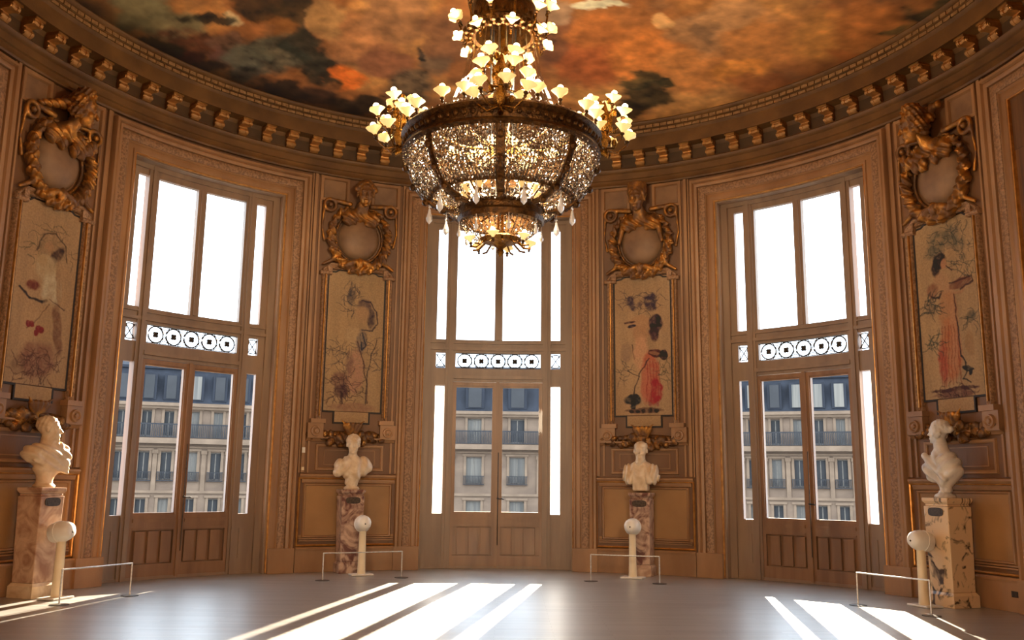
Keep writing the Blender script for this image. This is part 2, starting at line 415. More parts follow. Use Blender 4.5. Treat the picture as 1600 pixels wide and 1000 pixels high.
def bust_field(kind):
    def fn(Q):
        x, y, z = Q[..., 0], Q[..., 1], Q[..., 2]
        if kind == 'cloaked':       # young person in a heavy cloak, arms cut off
            d = s_ell(Q, (0, .0, .40), (.25, .15, .15))
            d = smin(d, s_ell(Q, (-.20, -.02, .33), (.14, .13, .15)), .05); d = smin(d, s_ell(Q, (.22, 0, .36), (.14, .13, .17)), .05)
            d = smin(d, s_ell(Q, (0, -.04, .28), (.19, .13, .20)), .08); d = smin(d, s_cap(Q, (0, .0, .05), (0, 0, .25), .11, .15), .06)
            d = d+.013*np.sin(x*38+z*26+4*np.sin(z*9))*(z > .12)+.012*np.sin((x-z)*46)*(x < -.08)
            d = smin(d, s_ell(Q, (-.27, -.06, .24), (.09, .09, .08)), .03)
            d = smin(d, s_cap(Q, (0, .0, .48), (0, -.01, .64), .085, .07), .05)
            d = smin(d, head_field(Q, (0, -.02, .73), 1.42, yaw=-10, hair=1), .03)
        elif kind == 'bearded':     # older head, open toga over both shoulders
            d = s_ell(Q, (0, 0, .40), (.21, .13, .12)); d = smin(d, s_ell(Q, (0, -.03, .27), (.15, .12, .18)), .06)
            d = smin(d, s_box(Q, (0, -.01, .12), (.125, .10, .09), .03), .05)
            for sx in (-1, 1):
                t = s_ell(Q, (sx*.21, -.01, .30), (.095, .13, .17))+.014*np.sin(x*95+2*np.sin(z*12))
                d = smin(d, t, .015)
                d = smin(d, s_cap(Q, (sx*.09, -.08, .46), (sx*.16, -.11, .18), .035, .05), .01)
            d = smin(d, s_cap(Q, (0, 0, .44), (0, -.01, .56), .085, .075), .04)
            d = smin(d, head_field(Q, (0, -.01, .675), 1.36, yaw=4, hair=0, beard=True), .025)
            d = smin(d, s_ell(Q, (0, .01, .765), (.112, .125, .07))+.004*np.sin(x*120), .01)
        elif kind == 'turned':      # head turned far to one side, crossed drapery
            d = s_ell(Q, (0, 0, .33), (.22, .15, .16)); d = smin(d, s_ell(Q, (.10, 0, .25), (.15, .14, .14)), .05)
            d = smin(d, s_ell(Q, (-.12, -.02, .26), (.13, .13, .15)), .05); d = smin(d, s_ell(Q, (.02, 0, .13), (.13, .11, .10)), .06)
            d = d+.014*np.sin((x*.8+z)*42)*(x < .02)+.012*np.sin((x-z*1.1)*40)*(x >= .02)
            d = smin(d, s_cap(Q, (-.16, -.12, .42), (.12, -.12, .14), .04, .035), .012)
            d = smin(d, s_cap(Q, (0, .0, .44), (-.03, 0, .60), .09, .075), .04)
            d = smin(d, head_field(Q, (-.04, 0, .70), 1.12, yaw=-75, hair=2), .02)
            d = smin(d, s_cap(Q, (.02, 0, .0), (.02, 0, .08), .07, .06), .04)
        else:                       # 'collar': high collar, wide cloak, head turned towards the window
            d = s_ell(Q, (0, 0, .36), (.25, .16, .14)); d = smin(d, s_ell(Q, (-.20, 0, .36), (.15, .13, .12)), .05)
            d = smin(d, s_ell(Q, (.20, 0, .32), (.13, .14, .18)), .05); d = smin(d, s_ell(Q, (0, -.02, .22), (.18, .13, .15)), .07)
            d = d+.012*np.sin((z*1.0+x*.5)*60+3*x)*(z > .15)
            for k in range(3): d = smin(d, s_cap(Q, (-.26, -.09, .40-k*.06), (.22, -.13, .24-k*.05), .02, .022), .02)
            d = smin(d, s_ell(Q, (.10, -.06, .46), (.08, .07, .06))+.008*np.sin(x*90), .02)
            d = smin(d, s_cap(Q, (0, 0, .44), (0, 0, .56), .10, .085), .04)
            d = smin(d, head_field(Q, (.0, -.01, .66), 1.25, yaw=38, hair=1), .02)
            d = smin(d, s_cap(Q, (0, 0, .0), (0, 0, .1), .1, .09), .06)
        return d
    return fn

# ================================================================== THE SHELL
# floor: round room plus the gallery the photograph was taken from
f = MB(); ring = [P(a, 7.9, 0) for a in range(0, 360, 2)]
f.cap(ring); flo = structure(f.build('floor', M['floor'], smooth=False))
f = MB(); f.box(-3.2, 3.2, -21, -7.0, -.3, -.001); structure(f.build('trim_1', M['floor'], smooth=False))   # gallery floor

def solid(mb, a0, a1, z0=0, z1=9.3): mb.cbox(a0, a1, z0, z1, R, 7.85)
EDGE = lambda c: (c-OH, c+OH)
wl, wf, wr, wb = MB(), MB(), MB(), MB()
solid(wl, -155, SIDE[0]+OH); solid(wl, SIDE[0]+OH, WIN[0]-OH); solid(wr, WIN[2]+OH, SIDE[1]-OH); solid(wr, SIDE[1]-OH, 155)
solid(wf, WIN[0]+OH, WIN[1]-OH); solid(wf, WIN[1]+OH, WIN[2]-OH)
for c in WIN: solid(wf, c-OH, c+OH, 7.06)
solid(wb, 155, 205, 5.2)
for nm, w in (('wall_left', wl), ('wall_front', wf), ('wall_right', wr), ('wall_back', wb)): structure(w.build(nm, M['wall']))
# gallery walls, ceiling and end, behind the camera
g = MB(); g.box(-3.4, -3.15, -21, -6.75, 0, 5.4); structure(g.build('wall_gallery_left', M['wall2'], smooth=False))
g = MB(); g.box(3.15, 3.4, -21, -6.75, 0, 5.4); structure(g.build('wall_gallery_right', M['wall2'], smooth=False))
g = MB(); g.box(-3.4, 3.4, -21.3, -21, 0, 5.4); structure(g.build('wall_gallery_end', M['wall2'], smooth=False))
g = MB(); g.box(-3.4, 3.4, -21.3, -7.2, 5.2, 5.5); structure(g.build('ceiling_gallery', M['wall2'], smooth=False))

# entablature and cornice all round, with dentil rows, and the console brackets as its parts
c = MB()
c.sweep([(7.30, 7.60), (7.20, 7.60), (7.185, 7.63), (7.20, 7.66), (7.20, 7.73), (7.17, 7.745), (7.17, 7.86), (7.14, 7.875), (7.11, 7.90), (7.10, 7.935),
         (7.13, 7.965), (7.24, 7.975), (7.24, 8.20), (7.21, 8.235), (7.19, 8.27), (6.93, 8.27), (6.92, 8.25), (6.90, 8.25), (6.90, 8.30), (6.905, 8.50), (6.88, 8.52),
         (6.86, 8.545), (6.885, 8.56), (6.885, 8.615), (6.85, 8.63), (6.87, 8.645), (6.87, 8.71), (6.84, 8.72), (6.80, 8.74), (6.785, 8.765), (6.80, 8.80), (6.9, 8.82), (7.9, 8.9)], 0, 360, 300)
cor = structure(c.build('trim_2', M['cornice']))
c = MB()
for k in range(260):
    a = k*360/260
    c.cbox(a, a+1.24, 8.563, 8.612, 6.858, 6.89)
for k in range(300):
    a = k*1.2
    c.cbox(a, a+1.05, 8.648, 8.706, 6.842, 6.875)
c.build('carved_rows', M['rows'], cor)
g = MB(); g.sweep([(7.236, 7.978), (7.236, 8.268)], 0, 360, 240); g.build('frieze_shade_band', M['friezeshade'], cor)  # dark ring painting in the shade behind the brackets
def console_mesh():
    """scrolled bracket: outline in (projection, z), then side volutes, cap block and a ribbed front"""
    o = MB(); prof = [(0, 7.972), (.03, 7.972), (.05, 8.0), (.095, 8.03), (.115, 8.07), (.10, 8.11), (.065, 8.13), (.07, 8.15), (.12, 8.16), (.19, 8.155), (.235, 8.165), (.255, 8.195), (.245, 8.225), (.25, 8.232), (.25, 8.265), (0, 8.265)]
    for u0, u1, k in ((-.085, -.035, 1.0), (-.035, .035, .93), (.035, .085, 1.0)):
        pr = [(h*k, z) for h, z in prof]
        o.prism(pr, lambda p: (u0, -p[0], p[1]), lambda p: (u1, -p[0], p[1]))
    for s in (-1, 1):
        Tm = Matrix.Translation((s*.09, -.20, 8.19)) @ Matrix.Rotation(PI/2, 4, 'Y')
        o.lathe([(.0, -.012), (.035, -.012), (.04, 0), (.035, .012), (.02, .014), (.015, .02), (0, .02)], 12, Tm)
        Tm = Matrix.Translation((s*.088, -.075, 8.065)) @ Matrix.Rotation(PI/2, 4, 'Y')
        o.lathe([(.0, -.01), (.028, -.01), (.032, 0), (.028, .01), (0, .012)], 12, Tm)
    o.box(-.10, .10, -.275, 0, 8.235, 8.27)
    return o
proto = None
for k in range(-40, 41):
    th = -0.9+3.85*k
    if abs(th) > 158: continue
    T = frame_T(th, 0, 0, 0, base=7.24)
    if proto is None:
        proto = console_mesh().build('console', M['corgold'], cor); b = proto
    else:
        b = proto.copy(); COL.objects.link(b); b.parent = cor
    b.matrix_local = T

# painted ceiling dome
def hexc(c): return np.array(lin(c))
def vnoise(x, y, seed, oct=5):
    rs = np.random.RandomState(seed); out = 0; amp = 1; tot = 0
    for o in range(oct):
        g = rs.rand(64, 64); X = x*2**o; Y = y*2**o
        xi, yi = np.floor(X).astype(int), np.floor(Y).astype(int); fx, fy = X-xi, Y-yi; fx = fx*fx*(3-2*fx); fy = fy*fy*(3-2*fy)
        a = g[xi % 64, yi % 64]; b = g[(xi+1) % 64, yi % 64]; c_ = g[xi % 64, (yi+1) % 64]; d = g[(xi+1) % 64, (yi+1) % 64]
        out = out+amp*((a*(1-fx)+b*fx)*(1-fy)+(c_*(1-fx)+d*fx)*fy); tot += amp; amp *= .55
    return out/tot
BL = [(-5.76, 2.37, 0.5, 0.49, 125, 108, 78), (-5.42, 2.81, 0.4, 0.42, 118, 100, 72), (-3.75, 3.19, 0.26, 0.55, 130, 72, 30), (-3.44, 2.77, 0.25, 0.42, 60, 38, 18), (-3.78, 2.46, 0.44, 0.49, 45, 28, 12),
 (-4.47, 2.76, 0.2, 0.21, 200, 160, 120), (-4.78, 2.75, 0.44, 0.14, 30, 24, 16), (-5.3, 3.4, 0.35, 0.36, 92, 45, 28), (-4.8, 3.5, 0.31, 0.34, 95, 60, 45),
 (-4.94, 3.77, 0.21, 0.23, 120, 72, 60), (-4.49, 3.96, 0.45, 0.39, 92, 84, 70), (-3.93, 3.94, 0.38, 0.48, 78, 68, 54), (-3.48, 3.91, 0.3, 0.74, 34, 34, 26), (-3.27, 4.54, 0.3, 0.49, 40, 32, 22),
 (-4.51, 4.46, 0.44, 0.3, 62, 54, 44), (-5.52, 3.71, 0.3, 0.27, 66, 22, 14), (-4.19, 5.05, 0.51, 0.29, 18, 14, 10), (-3.54, 5.37, 0.47, 0.3, 50, 28, 20), (-2.88, 5.78, 0.61, 0.3, 38, 28, 20), (-5.42, 4.08, 0.52, 0.22, 20, 10, 8),
 (-5.73, 3.4, 0.4, 0.22, 40, 34, 18), (-2.54, 3.61, 0.49, 0.75, 165, 100, 62), (-2.97, 3.01, 0.31, 0.54, 155, 104, 64), (-1.82, 3.1, 0.53, 0.73, 138, 86, 56), (-2.21, 4.44, 0.46, 0.61, 132, 74, 50), (-3.0, 4.73, 0.27, 0.36, 215, 98, 34),
 (-1.84, 5.31, 0.48, 0.63, 90, 66, 48), (-1.34, 4.45, 0.32, 0.45, 108, 76, 56), (-1.55, 4.18, 0.11, 0.28, 42, 32, 28), (-1.01, 3.7, 0.44, 0.78, 122, 72, 46), (0.87, 3.66, 0.44, 0.93, 112, 62, 40), (1.6, 4.41, 0.57, 0.8, 156, 74, 36),
 (1.51, 3.43, 0.43, 0.57, 170, 92, 44), (2.37, 4.12, 0.56, 0.78, 198, 108, 50), (3.33, 4.39, 0.66, 0.79, 192, 112, 58), (2.96, 4.99, 0.19, 0.15, 55, 50, 30), (2.48, 4.95, 0.29, 0.2, 70, 55, 30), (2.66, 5.35, 0.4, 0.42, 44, 36, 20), (2.42, 5.84, 0.37, 0.28, 35, 24, 14),
 (3.31, 3.21, 0.51, 0.63, 162, 106, 70), (3.38, 3.01, 0.26, 0.44, 120, 80, 56), (4.43, 3.38, 0.61, 0.71, 178, 106, 56), (4.1, 4.25, 0.54, 0.39, 208, 122, 54), (4.74, 4.54, 0.64, 0.25, 150, 80, 40), (5.27, 3.0, 0.57, 0.7, 186, 116, 58),
 (2.69, 3.01, 0.17, 0.24, 198, 136, 88), (3.7, 2.59, 0.49, 0.42, 178, 118, 78), (1.43, 2.59, 0.46, 0.12, 210, 185, 160), (0.72, 2.83, 0.31, 0.36, 140, 100, 78), (5.71, 2.51, 0.45, 0.58, 178, 100, 48), (5.94, 3.41, 0.54, 0.28, 160, 85, 40),
 (6.41, 2.03, 0.27, 0.27, 62, 50, 32), (6.23, 2.54, 0.2, 0.17, 90, 66, 36), (6.61, 1.63, 0.29, 0.22, 80, 64, 40)]
def dome_z(r): return 8.78+.6*(1-(r/6.82)**2)
nr, na = 190, 560
rr = np.linspace(.02, 6.82, nr)[:, None]*np.ones(na); aa = np.ones(nr)[:, None]*np.linspace(0, 2*PI, na, endpoint=False)
X = rr*np.sin(aa); Y = rr*np.cos(aa)
col = np.ones((nr, na, 3))*hexc((146, 82, 42))
n1 = vnoise(X*.55+9, Y*.55+9, 1, 6)[..., None]; n2 = vnoise(X*1.4+20, Y*1.4+20, 2, 5)[..., None]
col = col+(hexc((196, 126, 70))-col)*np.clip((n1-.48)*5, 0, 1)
col = col+(hexc((98, 66, 48))-col)*np.clip((.45-n2)*5, 0, 1)*.7
wx = X+.42*(vnoise(X*2.2+5, Y*2.2+5, 3, 5)-.5)*1.6; wy = Y+.42*(vnoise(X*2.2+30, Y*2.2+30, 4, 5)-.5)*1.6
for bx, by, sx, sy, r_, g_, b_ in BL:
    d = np.sqrt(((wx-bx)/(sx*1.05))**2+((wy-by)/(sy*1.05))**2)
    a = np.clip((1.22-d)/.5, 0, 1)[..., None]; a = a*a*(3-2*a)
    col = col+(hexc((r_, g_, b_))-col)*a*.92
fol = (vnoise(X*6+3, Y*6+3, 8, 4)[..., None]-.5)
lum = col.mean(-1, keepdims=True)
col = col*(1+fol*np.where(lum < .08, 2.6, .9))
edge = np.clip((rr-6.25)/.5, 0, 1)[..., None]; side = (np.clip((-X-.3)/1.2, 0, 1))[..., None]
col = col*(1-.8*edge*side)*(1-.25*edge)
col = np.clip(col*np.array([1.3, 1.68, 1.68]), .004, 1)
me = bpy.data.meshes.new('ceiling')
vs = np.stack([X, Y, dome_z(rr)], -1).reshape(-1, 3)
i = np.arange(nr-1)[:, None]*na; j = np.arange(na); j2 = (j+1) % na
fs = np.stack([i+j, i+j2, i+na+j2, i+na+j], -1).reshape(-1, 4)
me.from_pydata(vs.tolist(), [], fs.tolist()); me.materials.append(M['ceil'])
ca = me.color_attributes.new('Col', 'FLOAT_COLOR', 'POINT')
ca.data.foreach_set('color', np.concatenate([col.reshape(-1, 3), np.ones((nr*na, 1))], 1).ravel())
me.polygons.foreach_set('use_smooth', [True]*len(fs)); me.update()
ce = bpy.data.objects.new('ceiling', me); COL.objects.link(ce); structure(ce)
g = MB(); g.cbox(0, 360, 9.9, 10.1, .01, 8); structure(g.build('ceiling_slab', M['wall'], smooth=False))

# ------------------------------------------------------------------ window bays
uo = rad(OH)*R
CAS = [(0, -.02), (0, .05), (.02, .07), (.05, .07), (.06, .045), (.10, .05), (.14, .035), (.16, .06), (.175, .06)]
CAS_B = [(.175, .03), (.18, .065), (.20, .075), (.30, .075), (.315, .065), (.32, .03)]
CAS_C = [(.32, .03), (.325, .095), (.35, .11), (.38, .11), (.40, .09), (.42, .13), (.46, .13), (.475, .10), (.475, -.02)]
def casing(phi, parent, zt=7.06):
    pts = [(-uo, .44), (-uo, zt), (uo, zt), (uo, .44)]
    m = MB(); m.path(phi, pts, CAS); m.path(phi, pts, CAS_C); part(m, 'casing', M['mould'], parent)
    m = MB(); m.path(phi, pts, CAS_B); part(m, 'carved_band', M['carved'], parent)
    m = MB(); m.path(phi, [(-uo, .02), (-uo, zt), (uo, zt), (uo, .02)], [(-.012, -.05), (-.012, .055), (-.002, .062), (.008, .055), (.008, -.02)]); part(m, 'gilt_bead', M['gold'], parent)
    for s in (-1, 1):
        m = MB(); m.wbox(phi, min(s*uo, s*(uo+.49)), max(s*uo, s*(uo+.49)), .003, .44, -.02, .14); part(m, 'plinth_block', M['mould'], parent)

RG0, RG1 = 7.50, 7.60
def window(idx, phi):
    root = MB()
    # reveals and soffit
    for s in (-1, 1):
        a = phi+s*OH; root.cbox(min(a, a-s*.35), max(a, a-s*.35), 0.003, 7.06, R, RG1)
    root.cbox(phi-OH, phi+OH, 7.03, 7.06, R, RG1)
    root.cbox(phi-OH, phi+OH, 0.001, .05, RG0-.02, RG1+.02)
    # main frame: posts, mullions, rails
    def B(a0, a1, z0, z1, r0=RG0, r1=RG1, mb=root): mb.cbox(phi+a0, phi+a1, z0, z1, r0, r1)
    for s in (-1, 1):
        B(*sorted((s*9.65, s*11.6)), 0.003, 7.03); B(*sorted((s*10.6, s*11.6)), 0.003, 7.03, RG0-.06, RG1)
        B(*sorted((s*6.95, s*8.2)), 0.003, 7.03, RG0-.03); B(*sorted((s*7.3, s*7.75)), 0.003, 7.03, RG0-.06)
        B(*sorted((s*6.6, s*6.95)), 3.72, 7.03)
        B(*sorted((s*8.2, s*9.65)), 0.003, 1.05); B(*sorted((s*8.2, s*9.65)), 3.58, 3.93); B(*sorted((s*8.2, s*9.65)), 4.25, 4.52); B(*sorted((s*8.2, s*9.65)), 6.84, 7.03)
        B(*sorted((s*8.55, s*9.3)), .28, .80, RG0-.012)
    B(-6.95, 6.95, 3.66, 3.93); B(-6.95, 6.95, 3.72, 3.79, RG0-.05); B(-6.95, 6.95, 4.25, 4.52); B(-6.95, 6.95, 6.84, 7.03)
    B(-10.6, 10.6, 4.30, 4.36, RG0-.045); B(-10.6, 10.6, 4.44, 4.47, RG0-.03); B(-10.6, 10.6, 6.95, 7.03, RG0-.05)
    B(-.62, .62, 4.52, 6.84); B(-.25, .25, 4.52, 6.84, RG0-.03)
    w = structure(root.build('window_%d' % (idx+1), M['frame']))
    # upper sashes and side lights glazing
    def pane(a0, a1, z0, z1, par, r=7.56, mt='glass'):
        m = MB(); m.grid([[P(phi+a0+(a1-a0)*t/4, r, z0), P(phi+a0+(a1-a0)*t/4, r, z1)] for t in range(5)]); part(m, 'pane', M[mt], par)
    for s in (-1, 1):
        pane(*sorted((s*.62, s*6.6)), 4.52, 6.84, w)
        for z0, z1 in ((1.05, 3.58), (3.93, 4.25), (4.52, 6.84)): pane(*sorted((s*8.2, s*9.65)), z0, z1, w, mt='frost' if z0 == 1.05 and (idx == 1 or (idx == 2 and s == 1)) else 'glass')
    pane(-6.6, 6.6, 3.93, 4.25, w)
    # door leaves
    for s in (-1, 1):
        d = MB(); q = lambda a0, a1, z0, z1, r0=RG0-.01, r1=RG1-.01: B(*sorted((s*a0, s*a1)), z0, z1, r0, r1, d)
        q(.03, .66, .03, 3.65); q(6.5, 6.93, .03, 3.65); q(.66, 6.5, .03, .25); q(.66, 6.5, .80, 1.05); q(.66, 6.5, 3.58, 3.65)
        q(.66, 6.5, .25, .80, RG0+.05)
        for a in (.95, 2.75, 4.55): q(a, a+1.35, .27, .78, RG0-.004)
        q(.75, 6.45, .93, .985, RG0-.03); q(.75, 6.45, .82, .845, RG0-.02)
        if s == 1: q(-.22, .22, .03, 3.66, RG0-.045)
        for a0, a1, z0, z1 in ((.66, .80, 1.05, 3.58), (6.36, 6.5, 1.05, 3.58), (.66, 6.5, 1.05, 1.085), (.66, 6.5, 3.55, 3.58)): q(a0, a1, z0, z1, RG0+.015)
        leaf = part(d, 'door_leaf', M['door'], w)
        pane(*sorted((s*.66, s*6.5)), 1.05, 3.58, leaf)
        if s == 1:
            T = frame_T(phi, .03, 1.35, .04, base=RG0)
            h = MB(); h.lathe([(0, 0), (.018, 0), (.022, .01), (.012, .02), (.012, .05)], 10, T @ Matrix.Rotation(PI/2, 4, 'X'))
            h.tube([tuple(T @ Vector(p)) for p in ((0, -.05, 0), (.03, -.06, -.01), (.08, -.055, -.005), (.12, -.06, -.02))], .011, 8)
            h.tube([tuple(T @ Vector((0, -.02, z))) for z in (-.9, -.45, 0, .45, .9)], .008, 8)
            part(h, 'door_handle', M['iron'], leaf)
    # transom grilles: linked rings with rosettes, and small crossed side grilles
    gr = MB(); r = 7.53; zc = 4.09
    def ringp(a, z, rad_m, n=20): return [P(phi+a+deg(rad_m*math.cos(2*PI*k/n)/r), r, z+rad_m*math.sin(2*PI*k/n)) for k in range(n)]
    nn = 5
    for k in range(nn):
        a = -5.2+2.6*k
        gr.tube(ringp(a, zc, .142), .013, 6, True); gr.tube(ringp(a, zc, .118), .005, 5, True)
        for q in range(4):
            b = q*PI/2+PI/4
            gr.ball(P(phi+a+deg(.032*math.cos(b)/r), r, zc+.032*math.sin(b)), .030, 8)
        gr.ball(P(phi+a, r-.01, zc), .028, 8)
        if k < nn-1:
            for zz in (-1, 1): gr.tube([P(phi+a+.55+.25*t, r, zc+zz*(.15-.06*math.sin(PI*t/6))) for t in range(7)], .007, 5)
            for zz in (-1, 1): gr.tube([P(phi+a+1.3-.28, r, zc+zz*.08), P(phi+a+1.3, r, zc), P(phi+a+1.3+.28, r, zc+zz*.08)], .008, 5)
    for zz in (-.148, .148): gr.tube([P(phi+a, r, zc+zz) for a in np.linspace(-6.6, 6.6, 12)], .007, 5)
    part(gr, 'grille', M['iron'], w)
    for s in (-1, 1):
        gr = MB(); a = s*8.92
        for t in (-1, 1):
            gr.tube([P(phi+a-.62, r, zc-t*.12), P(phi+a, r, zc), P(phi+a+.62, r, zc+t*.12)], .009, 6)
            gr.tube([P(phi+a-.66, r, zc+t*.10), P(phi+a-.3, r, zc+t*.128), P(phi+a+.3, r, zc+t*.128), P(phi+a+.66, r, zc+t*.10)], .010, 6)
            gr.tube([P(phi+a+t*.66, r, zc-.13), P(phi+a+t*.38, r, zc), P(phi+a+t*.66, r, zc+.13)], .007, 6)
        part(gr, 'grille', M['iron'], w)
    casing(phi, w)
    return w
for i, c_ in enumerate(WIN): window(i, c_)

# blind side bays: a cased opening filled with dark double doors
for i, c_ in enumerate(SIDE):
    d = MB()
    for s in (-1, 1):
        a0, a1 = sorted((s*.2, s*11.5)); d.cbox(c_+a0, c_+a1, .003, 6.3, R-.004, R+.0)
        for z0, z1 in ((.3, 1.6), (1.9, 3.6), (3.9, 6.0)):
            u0, u1 = sorted((s*.25, s*1.25)); d.path(c_, [(u0, z0), (u0, z1), (u1, z1), (u1, z0)], [(0, 0), (0, .03), (.03, .045), (.06, .03), (.06, 0)], True)
    d.cbox(c_-11.9, c_+11.9, 6.3, 7.05, R-.012, R)
    dd = structure(d.build('door_%d' % (i+1), M['curtaindark']))
    casing(c_, dd)

# ------------------------------------------------------------------ panelled bays (wainscot, rails, ledges) as fixed trim
def panel_bay(idx, phi):
    m = MB()
    m.wbox(phi, -.98, .98, .003, .40, 0, .09); m.path(phi, [(-.98, .42), (.98, .42)], [(-.03, 0), (-.03, .105), (0, .11), (.03, .09), (.035, 0)])
    # lower field mouldings
    m.path(phi, [(-.80, .66), (-.80, 1.56), (.80, 1.56), (.80, .66)], [(0, 0), (0, .012), (.012, .03), (.03, .034), (.045, .02), (.05, 0)], True)
    for z, h in ((.565, .05), (.60, .035)): m.path(phi, [(-.90, z), (.90, z)], [(-.014, 0), (-.012, h), (.01, h), (.014, 0)])
    m.path(phi, [(-.90, 1.645), (.90, 1.645)], [(-.03, 0), (-.03, .03), (.02, .05), (.035, .05), (.035, 0)])
    # rail
    m.path(phi, [(-.95, 1.74), (.95, 1.74)], [(-.045, 0), (-.045, .05), (-.02, .07), (.0, .085), (.03, .085), (.04, .06), (.045, 0)])
    # vertical strips up to the entablature
    for s in (-1, 1):
        for u, w_, h in ((.905, .03, .05), (.80, .018, .035), (.965, .012, .03)):
            pts = [(s*u, 1.80), (s*u, 7.60)]
            m.path(phi, pts, [(-w_, 0), (-w_, h), (w_, h), (w_, 0)])
        # raised pilaster strip with sunk tablet behind the cartouche head
        m.path(phi, [(min(s*.30, s*.74), 7.16), (min(s*.30, s*.74), 7.52), (max(s*.30, s*.74), 7.52), (max(s*.30, s*.74), 7.16)], [(0, 0), (0, .015), (.02, .045), (.07, .045), (.075, 0)], True)
    m.path(phi, [(-.60, 1.90), (-.60, 2.28), (.60, 2.28), (.60, 1.90)], [(0, 0), (0, .02), (.02, .035), (.05, .035), (.06, 0)], True)
    m.path(phi, [(-.48, 1.96), (-.48, 2.22), (.48, 2.22), (.48, 1.96)], [(0, 0), (0, .015), (.015, .015), (.015, 0)], True)
    # stepped shelf under the picture frame
    m.path(phi, [(-.86, 2.42), (.86, 2.42)], [(-.04, 0), (-.03, .05), (0, .07), (.02, .12), (.045, .12), (.05, 0)])
    for s in (-1, 1):
        m.wbox(phi, min(s*.56, s*.86), max(s*.56, s*.86), 2.45, 2.72, 0, .13)
        m.wbox(phi, min(s*.53, s*.82), max(s*.53, s*.82), 2.72, 2.80, 0, .16)
        T = frame_T(phi, s*.71, 2.57, .13) @ Matrix.Rotation(PI/2, 4, 'X')
        m.lathe([(0, .055), (.03, .05), (.035, .02), (.055, .025), (.07, .045), (.09, .04), (.1, .0)], 20, T)
    o = structure(m.build('trim_%d' % (idx+3), M['mould']))
    # sunk ochre fields and gilt lines are parts of the panelling
    n = MB(); n.wbox(phi, -.80, .80, .66, 1.56, 0, .006); n.wbox(phi, -.9, .9, .62, .665, 0, .004); part(n, 'field', M['wall2'], o)
    n = MB(); n.path(phi, [(-.945, .48), (-.945, 1.70), (.945, 1.70), (.945, .48)], [(-.016, 0), (-.016, .05), (0, .062), (.016, .05), (.016, 0)], True); part(n, 'gilt_line', M['gold'], o)
    n = MB()
    for s in (-1, 1): n.wbox(phi, min(s*.30, s*.74), max(s*.30, s*.74), 7.16, 7.52, 0, .006)
    part(n, 'tablet', M['shield'], o)
    return o
bays = [panel_bay(i, p) for i, p in enumerate(PAN)]
# little switch plates by the left of the second bay; wall vent low on the right
n = MB(); n.wbox(PAN[1], -.93, -.87, 2.16, 2.26, .03, .06); tag(n.build('switch_plate', M['white']), 'small white switch plate on the panelling beside the cloaked bust', 'switch')
n = MB(); n.wbox(PAN[1], -.925, -.875, 1.84, 1.90, .03, .06); tag(n.build('socket_plate', M['cream']), 'tiny ivory socket plate just above the dado rail by the cloaked bust', 'socket')
n = MB(); n.wbox(PAN[3], .80, .92, .20, .28, .088, .10)
for k in range(4): n.wbox(PAN[3], .81, .91, .21+k*.017, .217+k*.017, .10, .106)
tag(n.build('wall_vent', M['plaque']), 'small dark vent plate in the plinth near the turned female bust', 'vent')

